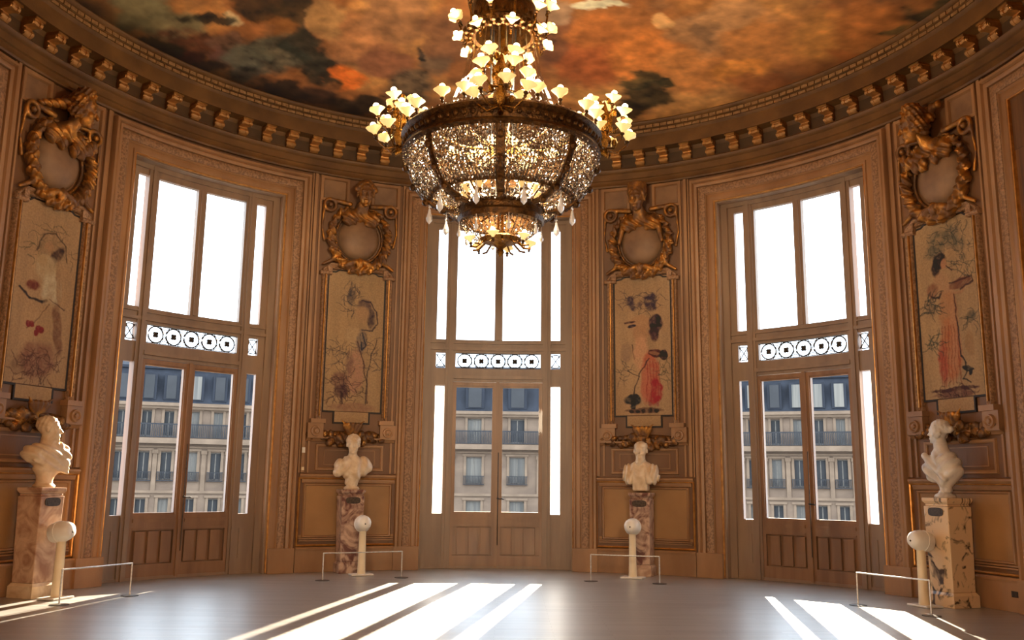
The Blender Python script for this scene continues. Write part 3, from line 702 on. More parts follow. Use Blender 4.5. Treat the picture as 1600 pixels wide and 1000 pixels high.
# ------------------------------------------------------------------ painted panels in frames
ZT, ZB, UW = 5.70, 2.97, .557
def paint_panel(kind, nx=112, nz=270):
    fx = np.linspace(0, 1, nx)[None, :]*np.ones((nz, 1)); fy = np.linspace(0, 1, nz)[:, None]*np.ones((1, nx))
    X = fx*1.114; Y = fy*2.75
    base = {'basket': (198, 160, 116), 'reeds': (196, 160, 114), 'book': (200, 162, 118), 'tray': (200, 164, 118)}[kind]
    C = np.ones((nz, nx, 3))*hexc(base)
    w = (vnoise(X*6+3, Y*.8+2, 11, 5)[..., None]-.5); C = C*(1+w*.5)
    dx = (vnoise(X*5+1, Y*5+1, 21, 4)-.5)*.09; dy = (vnoise(X*5+9, Y*5+9, 22, 4)-.5)*.09
    XX, YY = X+dx, Y+dy
    tex = (vnoise(X*14, Y*14, 31, 4)[..., None]-.5)
    def blob(cx, cy, rx, ry, c, a=.9, soft=.35, rot=0, tx=.6):
        nonlocal C
        x = XX-cx*1.114; y = YY-cy*2.75; r_ = rad(rot); u = x*math.cos(r_)+y*math.sin(r_); v = -x*math.sin(r_)+y*math.cos(r_)
        d = np.sqrt((u/(rx*1.114))**2+(v/(ry*2.75))**2); k = np.clip((1+soft/2-d)/soft, 0, 1)[..., None]*a
        k = np.clip(k*(1+tex*tx*2), 0, 1); C = C+(hexc(c)-C)*k
    def line(pts, w_, c, a=.85):
        nonlocal C
        for (x0, y0), (x1, y1) in zip(pts[:-1], pts[1:]):
            ax, ay, bx, by = x0*1.114, y0*2.75, x1*1.114, y1*2.75; L2 = (bx-ax)**2+(by-ay)**2+1e-9
            t = np.clip(((XX-ax)*(bx-ax)+(YY-ay)*(by-ay))/L2, 0, 1); d = np.hypot(XX-ax-t*(bx-ax), YY-ay-t*(by-ay))
            k = np.clip((w_*1.4-d)/(w_*.8), 0, 1)[..., None]*a; C = C+(hexc(c)-C)*k
    rs = random.Random(kind)
    def twigs(cx, cy, sx, sy, n, c, w_=.006):
        for _ in range(n):
            x, y = cx+rs.uniform(-sx, sx), cy+rs.uniform(-sy, sy); p = [(x, y)]; a = rs.uniform(0, 6.28)
            for q in range(4): a += rs.uniform(-.9, .9); x += math.cos(a)*.05; y += math.sin(a)*.018; p.append((x, y))
            line(p, w_, c, .6)
    if kind == 'basket':
        twigs(.55, .22, .35, .10, 26, (120, 100, 70)); twigs(.25, .3, .12, .06, 10, (96, 90, 60))
        blob(.55, .25, .24, .08, (176, 142, 100), .5); line([(.33, .27), (.42, .17), (.6, .15), (.78, .2), (.84, .3)], .012, (110, 84, 58))
        blob(.66, .27, .07, .07, (92, 62, 44), .8, rot=30); blob(.53, .235, .07, .028, (196, 152, 108)); blob(.52, .36, .2, .07, (212, 184, 140)); blob(.42, .32, .1, .03, (206, 172, 124))
        blob(.62, .47, .16, .09, (218, 198, 160)); blob(.72, .42, .04, .13, (188, 150, 108), rot=-8); blob(.3, .47, .12, .028, (140, 78, 48)); blob(.25, .46, .05, .02, (150, 90, 60))
        line([(.10, .5), (.28, .545), (.48, .55), (.56, .535)], .02, (56, 36, 28)); line([(.6, .52), (.86, .56)], .01, (110, 80, 56))
        blob(.6, .68, .15, .16, (196, 158, 112), .8); blob(.78, .68, .08, .15, (142, 98, 66), .7, rot=-10); line([(.62, .55), (.4, .66), (.28, .7)], .008, (130, 96, 66))
        for x, y in ((.3, .675), (.36, .67), (.47, .69), (.52, .70), (.44, .715)): blob(x, y, .045, .018, (150, 22, 26), 1, .2)
        blob(.5, .86, .3, .1, (158, 108, 80), .7); twigs(.5, .9, .36, .07, 60, (112, 74, 50), .007); blob(.2, .9, .1, .05, (140, 104, 72), .5)
    elif kind == 'reeds':
        twigs(.42, .2, .14, .09, 26, (84, 70, 66), .006); blob(.42, .18, .07, .05, (104, 86, 78), .6); blob(.40, .12, .025, .05, (92, 78, 74), .6)
        blob(.66, .24, .11, .055, (110, 84, 78), .7); blob(.78, .33, .08, .08, (96, 72, 66), .75); blob(.62, .30, .11, .06, (196, 156, 112)); line([(.6, .2), (.75, .2), (.88, .28), (.9, .36), (.82, .42), (.62, .42)], .012, (84, 64, 62))
        blob(.48, .47, .15, .07, (206, 172, 126)); blob(.62, .5, .09, .08, (120, 104, 100), .6); line([(.62, .44), (.7, .52), (.64, .56), (.6, .5)], .012, (70, 64, 70))
        twigs(.25, .62, .2, .09, 44, (104, 84, 72), .006); twigs(.75, .6, .18, .14, 36, (100, 82, 72), .006)
        blob(.53, .72, .14, .15, (198, 150, 116)); blob(.42, .66, .07, .08, (150, 112, 88), .7); line([(.55, .5), (.66, .64), (.72, .78), (.78, .94)], .012, (112, 80, 62))
        line([(.9, .47), (.8, .6), (.72, .82), (.76, .95)], .01, (96, 76, 64)); blob(.28, .78, .16, .06, (142, 100, 78), .7); blob(.3, .86, .14, .05, (116, 80, 64), .8); twigs(.35, .84, .25, .09, 50, (96, 66, 54), .007)
        line([(.3, .88), (.32, .94), (.24, .97)], .014, (96, 64, 50)); blob(.5, .97, .4, .03, (178, 134, 100), .7)
    elif kind == 'book':
        for x, y, r_ in ((.28, .17, .08), (.34, .21, .07), (.6, .18, .11), (.66, .22, .08), (.7, .15, .07), (.46, .2, .05)): blob(x, y, r_, r_*.42, (104, 78, 76), .75, .6, tx=1.2)
        twigs(.5, .18, .34, .07, 36, (92, 72, 68), .006)
        blob(.46, .34, .2, .055, (206, 158, 112)); blob(.46, .42, .15, .06, (200, 152, 108)); blob(.27, .33, .1, .008, (110, 74, 60)); blob(.3, .36, .07, .012, (84, 60, 66))
        blob(.74, .35, .12, .07, (76, 44, 52), .95, .2); blob(.70, .42, .09, .05, (96, 58, 56), .9); line([(.3, .5), (.34, .6), (.4, .56)], .01, (120, 88, 66)); blob(.2, .55, .1, .07, (170, 134, 104), .6)
        blob(.46, .56, .13, .12, (228, 172, 128)); blob(.62, .72, .16, .17, (206, 122, 86), .95, .25); blob(.70, .84, .13, .09, (186, 70, 62), .9, .3); blob(.55, .80, .09, .12, (214, 132, 98), .8)
        blob(.73, .56, .14, .03, (110, 50, 46), .95, .2, 8); blob(.86, .575, .07, .04, (70, 30, 34), .95, .2, -20); blob(.7, .56, .1, .012, (180, 130, 90), .8, .2, 8)
        for k in range(5): line([(.56+.05*k, .62), (.58+.055*k, .78), (.57+.06*k, .9)], .007, (168, 74, 60), .7)
        line([(.6, .6), (.42, .7), (.36, .8), (.3, .9)], .012, (80, 56, 48)); line([(.2, .68), (.42, .72)], .009, (96, 74, 60)); blob(.3, .89, .16, .035, (72, 64, 56), .95, .25); blob(.3, .93, .05, .04, (64, 58, 52), .9)
        twigs(.9, .68, .08, .08, 14, (90, 84, 58)); twigs(.15, .68, .1, .05, 14, (110, 92, 74)); blob(.62, .92, .02, .02, (176, 110, 90)); blob(.76, .925, .02, .02, (176, 110, 90))
        blob(.5, .965, .34, .018, (140, 102, 74), .9, .2); 
        for k in range(5): blob(.26+.12*k, .968, .045, .012, (80, 58, 44), .8, .2)
    else:
        for x, y, r_ in ((.4, .12, .16), (.62, .10, .14), (.75, .16, .1), (.8, .24, .06), (.25, .17, .1)): blob(x, y, r_, r_*.36, (124, 112, 86), .6, .8, tx=1.4)
        twigs(.55, .13, .38, .08, 40, (92, 84, 66), .006); twigs(.8, .32, .12, .1, 24, (90, 84, 66), .006)
        blob(.40, .23, .11, .05, (70, 46, 34), .95, .25); blob(.33, .28, .07, .045, (78, 52, 38), .9, .3); blob(.48, .255, .055, .03, (204, 150, 106)); line([(.52, .27), (.6, .3)], .012, (88, 62, 46))
        blob(.40, .36, .15, .06, (204, 160, 116)); blob(.24, .39, .09, .045, (168, 120, 84), .9); line([(.2, .42), (.34, .445), (.4, .41)], .016, (96, 62, 44)); blob(.5, .42, .1, .05, (208, 162, 118))
        line([(.42, .43), (.7, .435), (.78, .42)], .02, (196, 148, 104)); blob(.72, .385, .18, .03, (150, 102, 70), .85, .2, -6); line([(.55, .37), (.92, .36), (.93, .39), (.7, .42)], .012, (96, 64, 46))
        blob(.48, .55, .15, .14, (200, 148, 100)); blob(.48, .74, .17, .17, (206, 132, 84), .9, .3); blob(.34, .8, .08, .12, (196, 108, 74), .8, .4); blob(.55, .66, .06, .2, (214, 158, 112), .6)
        for k in range(6): line([(.36+.05*k, .6), (.33+.055*k, .78), (.28+.07*k, .93)], .008, (152, 86, 56), .6)
        line([(.58, .44), (.62, .6)], .012, (110, 66, 46)); twigs(.2, .48, .1, .05, 26, (86, 80, 62), .008); blob(.2, .5, .08, .04, (110, 96, 74), .5, .8); twigs(.2, .68, .08, .04, 16, (92, 90, 68), .008)
        blob(.85, .57, .08, .03, (124, 108, 80), .7); twigs(.86, .6, .07, .03, 10, (80, 76, 60)); blob(.8, .72, .08, .07, (176, 132, 84), .5)
        line([(.62, .6), (.64, .78), (.72, .86), (.66, .9), (.78, .93)], .011, (64, 50, 42)); blob(.74, .85, .1, .012, (40, 38, 38), .95, .2, 14); blob(.78, .87, .03, .02, (40, 38, 38), .95, .2)
        blob(.5, .955, .4, .012, (112, 76, 56), .9, .15); blob(.48, .98, .34, .018, (150, 108, 80), .9, .2); twigs(.48, .97, .34, .015, 20, (96, 66, 48))
    b0 = hexc(base); C = b0+(C-b0)*np.where(C < b0, 1.2, 1.1)
    return np.clip(C, .006, 1), fx, fy

def painting(phi, kind, label):
    t = thing('framed_painting', label, 'painting', P(phi, R, 2.7), 0, 'tall painted panels between the windows')
    O = Vector(P(phi, R, 2.7))
    C, fx, fy = paint_panel(kind); nz, nx = fx.shape
    vs = []; 
    for i in range(nz):
        for j in range(nx):
            u = (fx[i, j]-.5)*2*UW; z = ZT-(ZT-ZB)*fy[i, j]
            vs.append(tuple(Vector(W(phi, u, z, .03))-O))
    i = np.arange(nz-1)[:, None]*nx; j = np.arange(nx-1)
    fs = np.stack([i+j, i+j+1, i+nx+j+1, i+nx+j], -1).reshape(-1, 4).tolist()
    # tab under the picture
    o0 = len(vs); k = 12
    for a in range(k+1):
        u = -.335+.67*a/k
        for z, h in ((2.955, .03), (2.76, .03)): vs.append(tuple(Vector(W(phi, u, z, h))-O))
    for a in range(k): fs.append([o0+2*a, o0+2*a+1, o0+2*a+3, o0+2*a+2])
    me = bpy.data.meshes.new('canvas'); me.from_pydata(vs, [], fs); me.materials.append(M['canvas'])
    ca = me.color_attributes.new('Col', 'FLOAT_COLOR', 'POINT')
    tabc = np.ones((2*(k+1), 3))*hexc((204, 164, 116))
    cc = np.concatenate([C.reshape(-1, 3), tabc])*.58; ca.data.foreach_set('color', np.concatenate([cc, np.ones((len(cc), 1))], 1).ravel())
    o = bpy.data.objects.new('canvas', me); COL.objects.link(o); o.parent = t
    out = [(-.335, 2.755), (-.335, 2.965), (-.56, 2.965), (-.56, 5.62), (-.50, 5.66), (-.42, 5.665), (-.34, 5.72), (.34, 5.72), (.42, 5.665), (.50, 5.66), (.56, 5.62), (.56, 2.965), (.335, 2.965), (.335, 2.755)]
    m = MB(); m.path(phi, out, [(0, .0), (-.004, .034), (.026, .036), (.026, 0)], True); m.build('dark_border', M['dark'], t, origin=O)
    m = MB(); m.path(phi, [(-.60, 2.80), (-.60, 5.66), (-.50, 5.74), (.50, 5.74), (.60, 5.66), (.60, 2.80)], [(-.012, 0), (-.012, .05), (.0, .07), (.02, .06), (.05, .045), (.07, .075), (.095, .085), (.11, .06), (.11, 0)]); 
    for s in (-1, 1):
        m.path(phi, [(s*.76, 5.63), (s*.52, 5.63)] if s > 0 else [(-.52, 5.63), (-.76, 5.63)], [(-.035, 0), (-.035, .09), (-.015, .11), (.015, .11), (.035, .09), (.035, 0)]); m.wbox(phi, min(s*.52, s*.61), max(s*.52, s*.61), 5.66, 5.78, 0, .10)
    m.build('frame', M['carved'], t, origin=O)
    m = MB(); m.path(phi, [(-.64, 2.86), (-.64, 5.62)], [(-.008, .05), (-.008, .092), (.008, .092), (.008, .05)])
    m.path(phi, [(.64, 5.62), (.64, 2.86)], [(-.008, .05), (-.008, .092), (.008, .092), (.008, .05)])
    m.build('gilt_edge', M['gold'], t, origin=O)
    return t
painting(PAN[0], 'basket', 'framed painting of a standing figure with fruit basket and red flowers')
painting(PAN[1], 'reeds', 'framed painting of a pale figure among dark sketched reeds')
painting(PAN[2], 'book', 'framed painting of a figure in a red skirt holding a book')
painting(PAN[3], 'tray', 'framed painting of a dark haired figure in long orange dress with a tray')

# ------------------------------------------------------------------ cartouches above the paintings
def cartouche(phi, kind, label, group='sculpted cartouches under the cornice'):
    T0 = frame_T(phi, 0, 0, 0); O = Matrix.Translation(P(phi, R, 5.7))
    t = thing('cartouche', label, 'sculpture', P(phi, R, 5.7), 0, group); T = O.inverted() @ T0
    zc = 6.40
    def shield(Q):
        d = s_ell(Q, (0, .02, zc), (.42, .20, .46)); d = smax(d, Q[..., 1]-.03, .02)
        return d
    B_ = (phi, P(phi, R, 5.7))
    sculpt('shield', shield, (-.5, -.25, 5.85), (.5, .05, 6.95), .02, M['shield'], t, T, bend=B_)
    def rim(Q):
        x, y, z = Q[..., 0], Q[..., 1], Q[..., 2]
        an = np.arctan2(z-zc, x); er = np.sqrt((x/.47)**2+((z-zc)/.51)**2); q = (er-1)*.49
        return np.sqrt(q**2+(y+.04)**2)-.032
    sculpt('shield_rim', rim, (-.56, -.12, 5.8), (.56, .04, 7.0), .016, M['bronze'], t, T, bend=B_)
    rs = np.random.RandomState(abs(hash(kind)) % 999 if False else {'flowing': 3, 'wreathed': 5, 'crowned': 7, 'helmeted': 9}[kind])
    def wreath(Q):
        x, y, z = Q[..., 0], Q[..., 1], Q[..., 2]
        an = np.arctan2(z-zc, x); er = np.sqrt((x/.58)**2+((z-zc)/.66)**2); q = (er-1)*.62
        up = np.clip((np.sin(an)+.0)/1.0, -1, 1)
        rad_ = .085-.05*np.clip(up, 0, 1)+.022*np.sin(an*22+q*38)+.012*np.sin(an*37-y*60)
        d = np.sqrt(q**2+((y+.11)*.9)**2)-rad_
        d = smax(d, (z-7.0), .03)
        for sx in (-1, 1):     # leaves crossing at the bottom
            d = smin(d, s_ell(Q, (sx*.16, -.17, 5.86), (.16, .07, .06), rotm('y', sx*24)), .015)
            d = smin(d, s_ell(Q, (sx*.48, -.12, 5.98), (.05, .05, .10), rotm('y', sx*-30)), .02)
            d = smin(d, s_cap(Q, (sx*.50, -.10, 5.92), (sx*.70, -.08, 5.80), .04, .03), .02)
        d = smin(d, s_ell(Q, (0, -.20, 5.86), (.07, .06, .11))+.008*np.sin(x*120), .01)
        return d
    sculpt('wreath', wreath, (-.82, -.3, 5.62), (.82, .04, 7.1), .0165, M['giltpaint'], t, T, 1, bend=B_)
    def scrolls(Q, sx):
        x, y, z = Q[..., 0], Q[..., 1], Q[..., 2]; cx, cz = sx*.62, 7.0
        rr_ = np.hypot(x-cx, z-cz); an = np.arctan2(z-cz, (x-cx)*sx)
        d = np.sqrt((rr_-.115)**2+(y+.08)**2)-.035
        d = np.minimum(d, s_ell(Q, (cx, -.10, cz), (.05, .05, .05)))
        d = smin(d, s_cap(Q, (cx-sx*.03, -.07, cz+.11), (sx*.22, -.10, 7.06), .035, .05), .02)
        d = smin(d, s_cap(Q, (cx+sx*.11, -.07, cz), (sx*.76, -.04, 6.55), .03, .02), .02)
        d = smin(d, s_cap(Q, (sx*.76, -.04, 6.55), (sx*.70, -.04, 6.28), .02, .03), .02)
        return d
    for sx in (-1, 1):
        sculpt('scroll', lambda Q: scrolls(Q, sx), (min(sx*.1, sx*.86), -.2, 6.2), (max(sx*.1, sx*.86), .03, 7.2), .016, M['giltpaint'], t, T, 1, bend=B_)
    yaw = {'flowing': 42, 'wreathed': -8, 'crowned': 0, 'helmeted': -48}[kind]; hx = {'flowing': .14, 'wreathed': .04, 'crowned': -.02, 'helmeted': -.18}[kind]
    def body(Q):
        x, y, z = Q[..., 0], Q[..., 1], Q[..., 2]
        d = s_ell(Q, (0, -.06, 6.86), (.46, .15, .14)); d = smin(d, s_cap(Q, (0, -.10, 6.85), (hx*.8, -.24, 7.1), .13, .1), .06)
        d = smin(d, s_ell(Q, (-.22, -.14, 6.76), (.17, .10, .15)), .04); d = smin(d, s_ell(Q, (.22, -.14, 6.76), (.17, .10, .15)), .04)
        d = d+.016*np.sin(x*34+z*30+3*np.sin(z*14))
        if kind == 'crowned':
            for sx in (-1, 1): d = smin(d, s_cap(Q, (sx*.34, -.1, 6.85), (sx*.44, -.12, 6.4), .07, .04), .03)
        if kind in ('flowing', 'helmeted'):
            s = 1 if kind == 'flowing' else -1
            for a, b, c_ in ((.30, .18, 6.62), (.12, .22, 6.60), (.42, .2, 6.72), (-.1, .2, 6.66), (.55, .14, 6.8)):
                d = smin(d, s_ell(Q, (s*a, -b, c_), (.08, .07, .12))+.012*np.sin(x*60+z*40), .015)
        return d
    sculpt('draped_shoulders', body, (-.72, -.42, 6.3), (.72, .04, 7.3), .018, M['giltpaint'], t, T, 1, bend=B_)
    def head(Q):
        d = head_field(Q, (hx, -.30, 7.24), 2.1, yaw=yaw, hair={'flowing': 3, 'wreathed': 1, 'crowned': 1, 'helmeted': 3}[kind], tilt=14)
        x, y, z = Q[..., 0], Q[..., 1], Q[..., 2]
        if kind == 'wreathed':
            for k in range(11):
                a = PI*k/10; d = smin(d, s_ell(Q, (hx+.19*math.cos(a), -.33+.04*math.sin(a), 7.33+.12*math.sin(a)), (.055, .055, .06)), .012)
        if kind == 'crowned':
            q = np.sqrt(((x-hx)/1.0)**2+((y+.27)/1.0)**2)
            d = smin(d, np.maximum(np.abs(q-.17)-.03, np.abs(z-7.47)-.09), .015)
        if kind == 'flowing':
            d = smin(d, s_cap(Q, (hx-.1, -.24, 7.33), (-.5, -.10, 7.16), .10, .04)+.014*np.sin(x*44+z*60), .03)
        if kind == 'helmeted':
            d = smin(d, s_cap(Q, (hx+.05, -.20, 7.42), (.18, -.12, 7.52), .09, .05)+.01*np.sin(x*60), .02); d = smin(d, s_ell(Q, (hx+.14, -.22, 7.2), (.09, .09, .16))+.012*np.sin(z*60), .02)
        return d
    sculpt('head', head, (-.66, -.60, 6.95), (.52, .03, 7.60), .0135, M['giltpaint'], t, T, 1, bend=B_)
    return t
cartouche(PAN[0], 'flowing', 'gilded cartouche with flowing haired head above the fruit basket painting')
cartouche(PAN[1], 'wreathed', 'gilded cartouche with leaf wreathed head above the reeds painting')
cartouche(PAN[2], 'crowned', 'gilded cartouche with flat crowned head above the red skirt painting')
cartouche(PAN[3], 'helmeted', 'gilded cartouche with side turned head above the orange dress painting')

# ------------------------------------------------------------------ carved garlands on the shelf under the paintings
def garland(phi, seed, label):
    rs = np.random.RandomState(seed); E = []
    for k in range(64):
        x = rs.uniform(-.82, .82); q = abs(x)/.82
        z = 2.52-.10*math.cos(min(q, 1)*PI*.5)+rs.uniform(-.11, .13)*(1-.4*q); y = -rs.uniform(.05, .16)*(1-.4*q)-.02*(q < .35)
        s = rs.uniform(.042, .082)*(1.15-.4*q); E.append(((x, y, z), (s*rs.uniform(.8, 1.5), s*.8, s*rs.uniform(.7, 1.2)), rotm('y', rs.uniform(0, 180))))
    t = thing('carved_garland', label, 'sculpture', P(phi, R, 2.35), 0, 'carved garlands on the shelves below the paintings')
    T = Matrix.Translation(P(phi, R, 2.35)).inverted() @ frame_T(phi, 0, 0, 0)
    def fn(Q):
        d = s_ell(Q, (0, -.02, 2.48), (.75, .07, .12))
        for c, r_, m_ in E: d = smin(d, s_ell(Q, c, r_, m_), .006)
        return d+.004*np.sin(Q[..., 0]*170)*np.sin(Q[..., 2]*150)
    sculpt('fruit_swag', fn, (-.98, -.42, 2.26), (.98, .03, 2.76), .0165, M['bronze'], t, T, 0, bend=(phi, P(phi, R, 2.35)))
    def shell(Q):
        x, y, z = Q[..., 0], Q[..., 1], Q[..., 2]; d = None
        for k in range(5):
            a = -.9+.45*k; c = (.20*math.sin(a), -.14-.06*math.cos(a), 2.66+.05*math.cos(a))
            e = s_cap(Q, (.05*math.sin(a), -.12, 2.50), c, .035, .045); d = e if d is None else smin(d, e, .008)
        for sx in (-1, 1): d = smin(d, s_cap(Q, (sx*.12, -.16, 2.70), (sx*.22, -.19, 2.78), .03, .012), .01)
        return d
    sculpt('shell', shell, (-.36, -.42, 2.4), (.36, .0, 2.84), .012, M['giltpaint'], t, T, 1, bend=(phi, P(phi, R, 2.35)))
    return t
garland(PAN[0], 1, 'dark carved fruit garland behind the collared marble bust')
garland(PAN[1], 2, 'dark carved fruit garland behind the cloaked marble bust')
garland(PAN[2], 3, 'dark carved fruit garland behind the bearded marble bust')
garland(PAN[3], 4, 'dark carved fruit garland behind the side turned marble bust')

# ------------------------------------------------------------------ pedestals with marble busts
def pedestal(th, r, mshaft, mbase, label, wt=.225, wb_=.20, top=1.50):
    t = thing('pedestal', label, 'pedestal', P(th, r, .003), -rad(th), None)
    def slab(m, w0, w1, z0, z1, d=1):
        vs = [(-w0, -w0*d, z0), (w0, -w0*d, z0), (w0, w0*d, z0), (-w0, w0*d, z0), (-w1, -w1*d, z1), (w1, -w1*d, z1), (w1, w1*d, z1), (-w1, w1*d, z1)]
        m.add(vs, [(0, 3, 2, 1), (4, 5, 6, 7), (0, 1, 5, 4), (1, 2, 6, 5), (2, 3, 7, 6), (3, 0, 4, 7)])
    m = MB(); slab(m, wb_+.02, wb_+.02, 0, .16); slab(m, wb_+.015, wb_-.01, .16, .20); m.build('base', mbase, t, smooth=False)
    m = MB(); slab(m, wb_-.01, wt-.015, .20, top-.12); slab(m, wt-.03, wt-.03, top-.12, top-.09); o = m.build('shaft', mshaft, t, smooth=False)
    b = o.modifiers.new('b', 'BEVEL'); b.width = .012; b.segments = 2
    m = MB(); slab(m, wt-.03, wt, top-.09, top-.05); slab(m, wt, wt, top-.05, top-.003); o = m.build('cap', mshaft, t, smooth=False)
    b = o.modifiers.new('b', 'BEVEL'); b.width = .008; b.segments = 2
    m = MB(); n = 20
    out = [(.135*math.copysign(abs(math.cos(2*PI*k/n))**.6, math.cos(2*PI*k/n)), .06*math.copysign(abs(math.sin(2*PI*k/n))**.6, math.sin(2*PI*k/n))) for k in range(n)]
    y = -(wt-.02); zc = top-.20
    m.prism(out, lambda p: (p[0], y-.016, zc+p[1]), lambda p: (p[0], y+.02, zc+p[1]))
    m.prism([(a*.8, b_*.7) for a, b_ in out], lambda p: (p[0], y-.021, zc+p[1]), lambda p: (p[0], y+.0, zc+p[1]))
    m.build('plaque', M['plaque'], t)
    return t
def bust(th, r, kind, m, label, top=1.50, s=1.1, turn=0, socle=.0):
    t = thing('marble_bust', label, 'bust', P(th, r, top), -rad(th)+rad(turn))
    if socle:
        k = MB(); k.lathe([(0, 0), (.14, 0), (.15, .02), (.13, .05), (.09, .07), (.08, socle), (0, socle)], 24); k.build('socle', m, t)
    T = Matrix.Translation((0, 0, socle-.004)) @ Matrix.Scale(s, 4)
    sculpt('figure', bust_field(kind), (-.48, -.26, -.03), (.48, .26, .99), .0135, m, t, T, 1)
    return t
pedestal(-71.0, 6.86, M['marble_pink'], M['marble_cream'], 'pink marble pedestal with oval plaque carrying the collared bust')
bust(-71.0, 6.84, 'collar', M['marble_cream'], 'cream marble bust in high collar, head turned to the window, edge lit by sun', s=1.16, turn=0, socle=.05)
pedestal(-23.9, 6.93, M['marble_rose'], M['marble_rose'], 'mottled rose marble pedestal carrying the cloaked bust')
bust(-23.9, 6.90, 'cloaked', M['marble_cream'], 'cream marble bust of a youth in a heavy cloak, arms cut short', s=1.04, socle=.06)
pedestal(22.2, 6.93, M['marble_rose'], M['marble_pink'], 'narrow dark rose marble pedestal carrying the bearded bust', wt=.205, wb_=.19)
bust(22.2, 6.90, 'bearded', M['marble_cream'], 'cream marble bearded bust with open toga on a stepped socle', s=1.14, socle=0)
pedestal(69.6, 6.86, M['marble_sienna'], M['marble_sienna'], 'black veined cream marble pedestal carrying the side turned bust', wt=.235, wb_=.215)
bust(69.6, 6.84, 'turned', M['marble_white'], 'white marble bust with crossed drapery and head turned sideways', s=1.2, socle=.10)

# ------------------------------------------------------------------ white ball-headed listening posts
def post(th, r, label, turn=0):
    t = thing('listening_post', label, 'post', P(th, r, .003), -rad(th)+rad(turn), 'white posts with ball heads in front of the pedestals')
    m = MB(); m.box(-.20, .20, -.13, .15, 0, .028); o = m.build('base_plate', M['white'], t, smooth=False); b = o.modifiers.new('b', 'BEVEL'); b.width = .008; b.segments = 2
    m = MB(); m.lathe([(0, .028), (.074, .028), (.072, .06), (.066, .3), (.062, .6), (.060, .80), (.07, .83), (0, .83)], 24); m.build('column', M['cream'], t)
    T = Matrix.Translation((0, 0, .90)) @ Matrix.Rotation(rad(-78), 4, 'X')
    # z of the lathe points backward-forward: shell open at the wall side, capped towards the room
    m = MB(); m.lathe([(.0, .165), (.06, .16), (.10, .14), (.128, .09), (.145, .02), (.146, -.05), (.138, -.12), (.128, -.15), (.118, -.148), (.126, -.12), (.128, -.05), (.0, -.03)], 32, Matrix.Translation((0, 0, .90)) @ Matrix.Rotation(rad(80), 4, 'X'))
    h = m.build('head_shell', M['white'], t, angle=50)
    Th = Matrix.Translation((0, 0, .90)) @ Matrix.Rotation(rad(80), 4, 'X')
    m = MB(); m.ball((0, 0, -.045), .11, 20, Th); m.build('inner_ball', M['cream'], h)
    m = MB(); m.ball((.0, -.03, .162), .014, 10, Th); m.build('knob', M['plaque'], h)
    m = MB(); m.tube([tuple(Th @ Vector((.1465*math.cos(2*PI*k/28), .1465*math.sin(2*PI*k/28), -.04))) for k in range(28)], .008, 6, True); m.build('hoop', M['white'], h)
    return t
post(-71.4, 6.38, 'white ball headed post before the pink pedestal by the collared bust', 4)
post(-23.0, 6.34, 'white ball headed post before the mottled rose pedestal of the cloaked bust')
post(22.0, 6.30, 'white ball headed post before the bearded bust pedestal')
post(68.9, 6.40, 'white ball headed post before the black veined pedestal', -4)

# ------------------------------------------------------------------ low barriers
def barrier(a0, a1, r0, r1, label):
    p0, p1 = Vector(P(a0, r0, .003)), Vector(P(a1, r1, .003)); c = (p0+p1)/2
    t = thing('barrier', label, 'barrier', tuple(c), 0, 'low wire barriers around the pedestals')
    for p in (p0, p1):
        q = p-c
        m = MB(); m.tube([tuple(q+Vector((0, 0, z))) for z in (.008, .22, .45)], .011, 8); po = m.build('post', M['steel'], t)
        m = MB(); m.lathe([(0, 0), (.12, 0), (.12, .006), (.03, .014), (0, .014)], 24, Matrix.Translation(q)); m.build('foot', M['steeldark'], po)
    m = MB(); m.tube([tuple(p0-c+Vector((0, 0, .445))), tuple((p0+p1)/2-c+Vector((0, 0, .443))), tuple(p1-c+Vector((0, 0, .445)))], .010, 8); m.build('rail', M['steel'], t)
barrier(-75.8, -64.4, 5.9, 5.8, 'low white rail barrier before the collared bust')
barrier(-31.4, -17.4, 5.7, 5.75, 'low white rail barrier before the cloaked bust')
barrier(16.5, 28.5, 5.5, 5.65, 'low white rail barrier before the bearded bust')
barrier(64.9, 76.5, 5.6, 5.8, 'low white rail barrier before the side turned bust')

# ================================================================== CHANDELIER
ch = thing('chandelier', 'huge gilt chandelier with crystal bowl and clusters of lit lamps', 'chandelier', (0, 0, 4.35))
CZ = 4.35
def cb(m, name, mt, parent=ch, **k): return m.build(name, mt, parent, origin=(0, 0, CZ) if parent is ch else None, **k)
def shift(m, dz=-CZ): m.v = [(x, y, z+dz) for x, y, z in m.v]; return m
# stem to the ceiling and central column
m = MB(); m.lathe([(0, 4.6), (.05, 4.62), (.035, 4.9), (.06, 5.1), (.04, 5.5), (.07, 5.9), (.05, 6.3), (.09, 6.45), (.05, 6.6), (.04, 7.1), (.08, 7.3), (.05, 7.6), (.12, 7.9), (.03, 8.1), (.02, 9.36)], 16); cb(m, 'stem', M['brass'])
m = MB(); m.lathe([(.0, 9.30), (.30, 9.33), (.24, 9.24), (.10, 9.20), (.05, 9.1)], 24); cb(m, 'ceiling_rose', M['brass'])
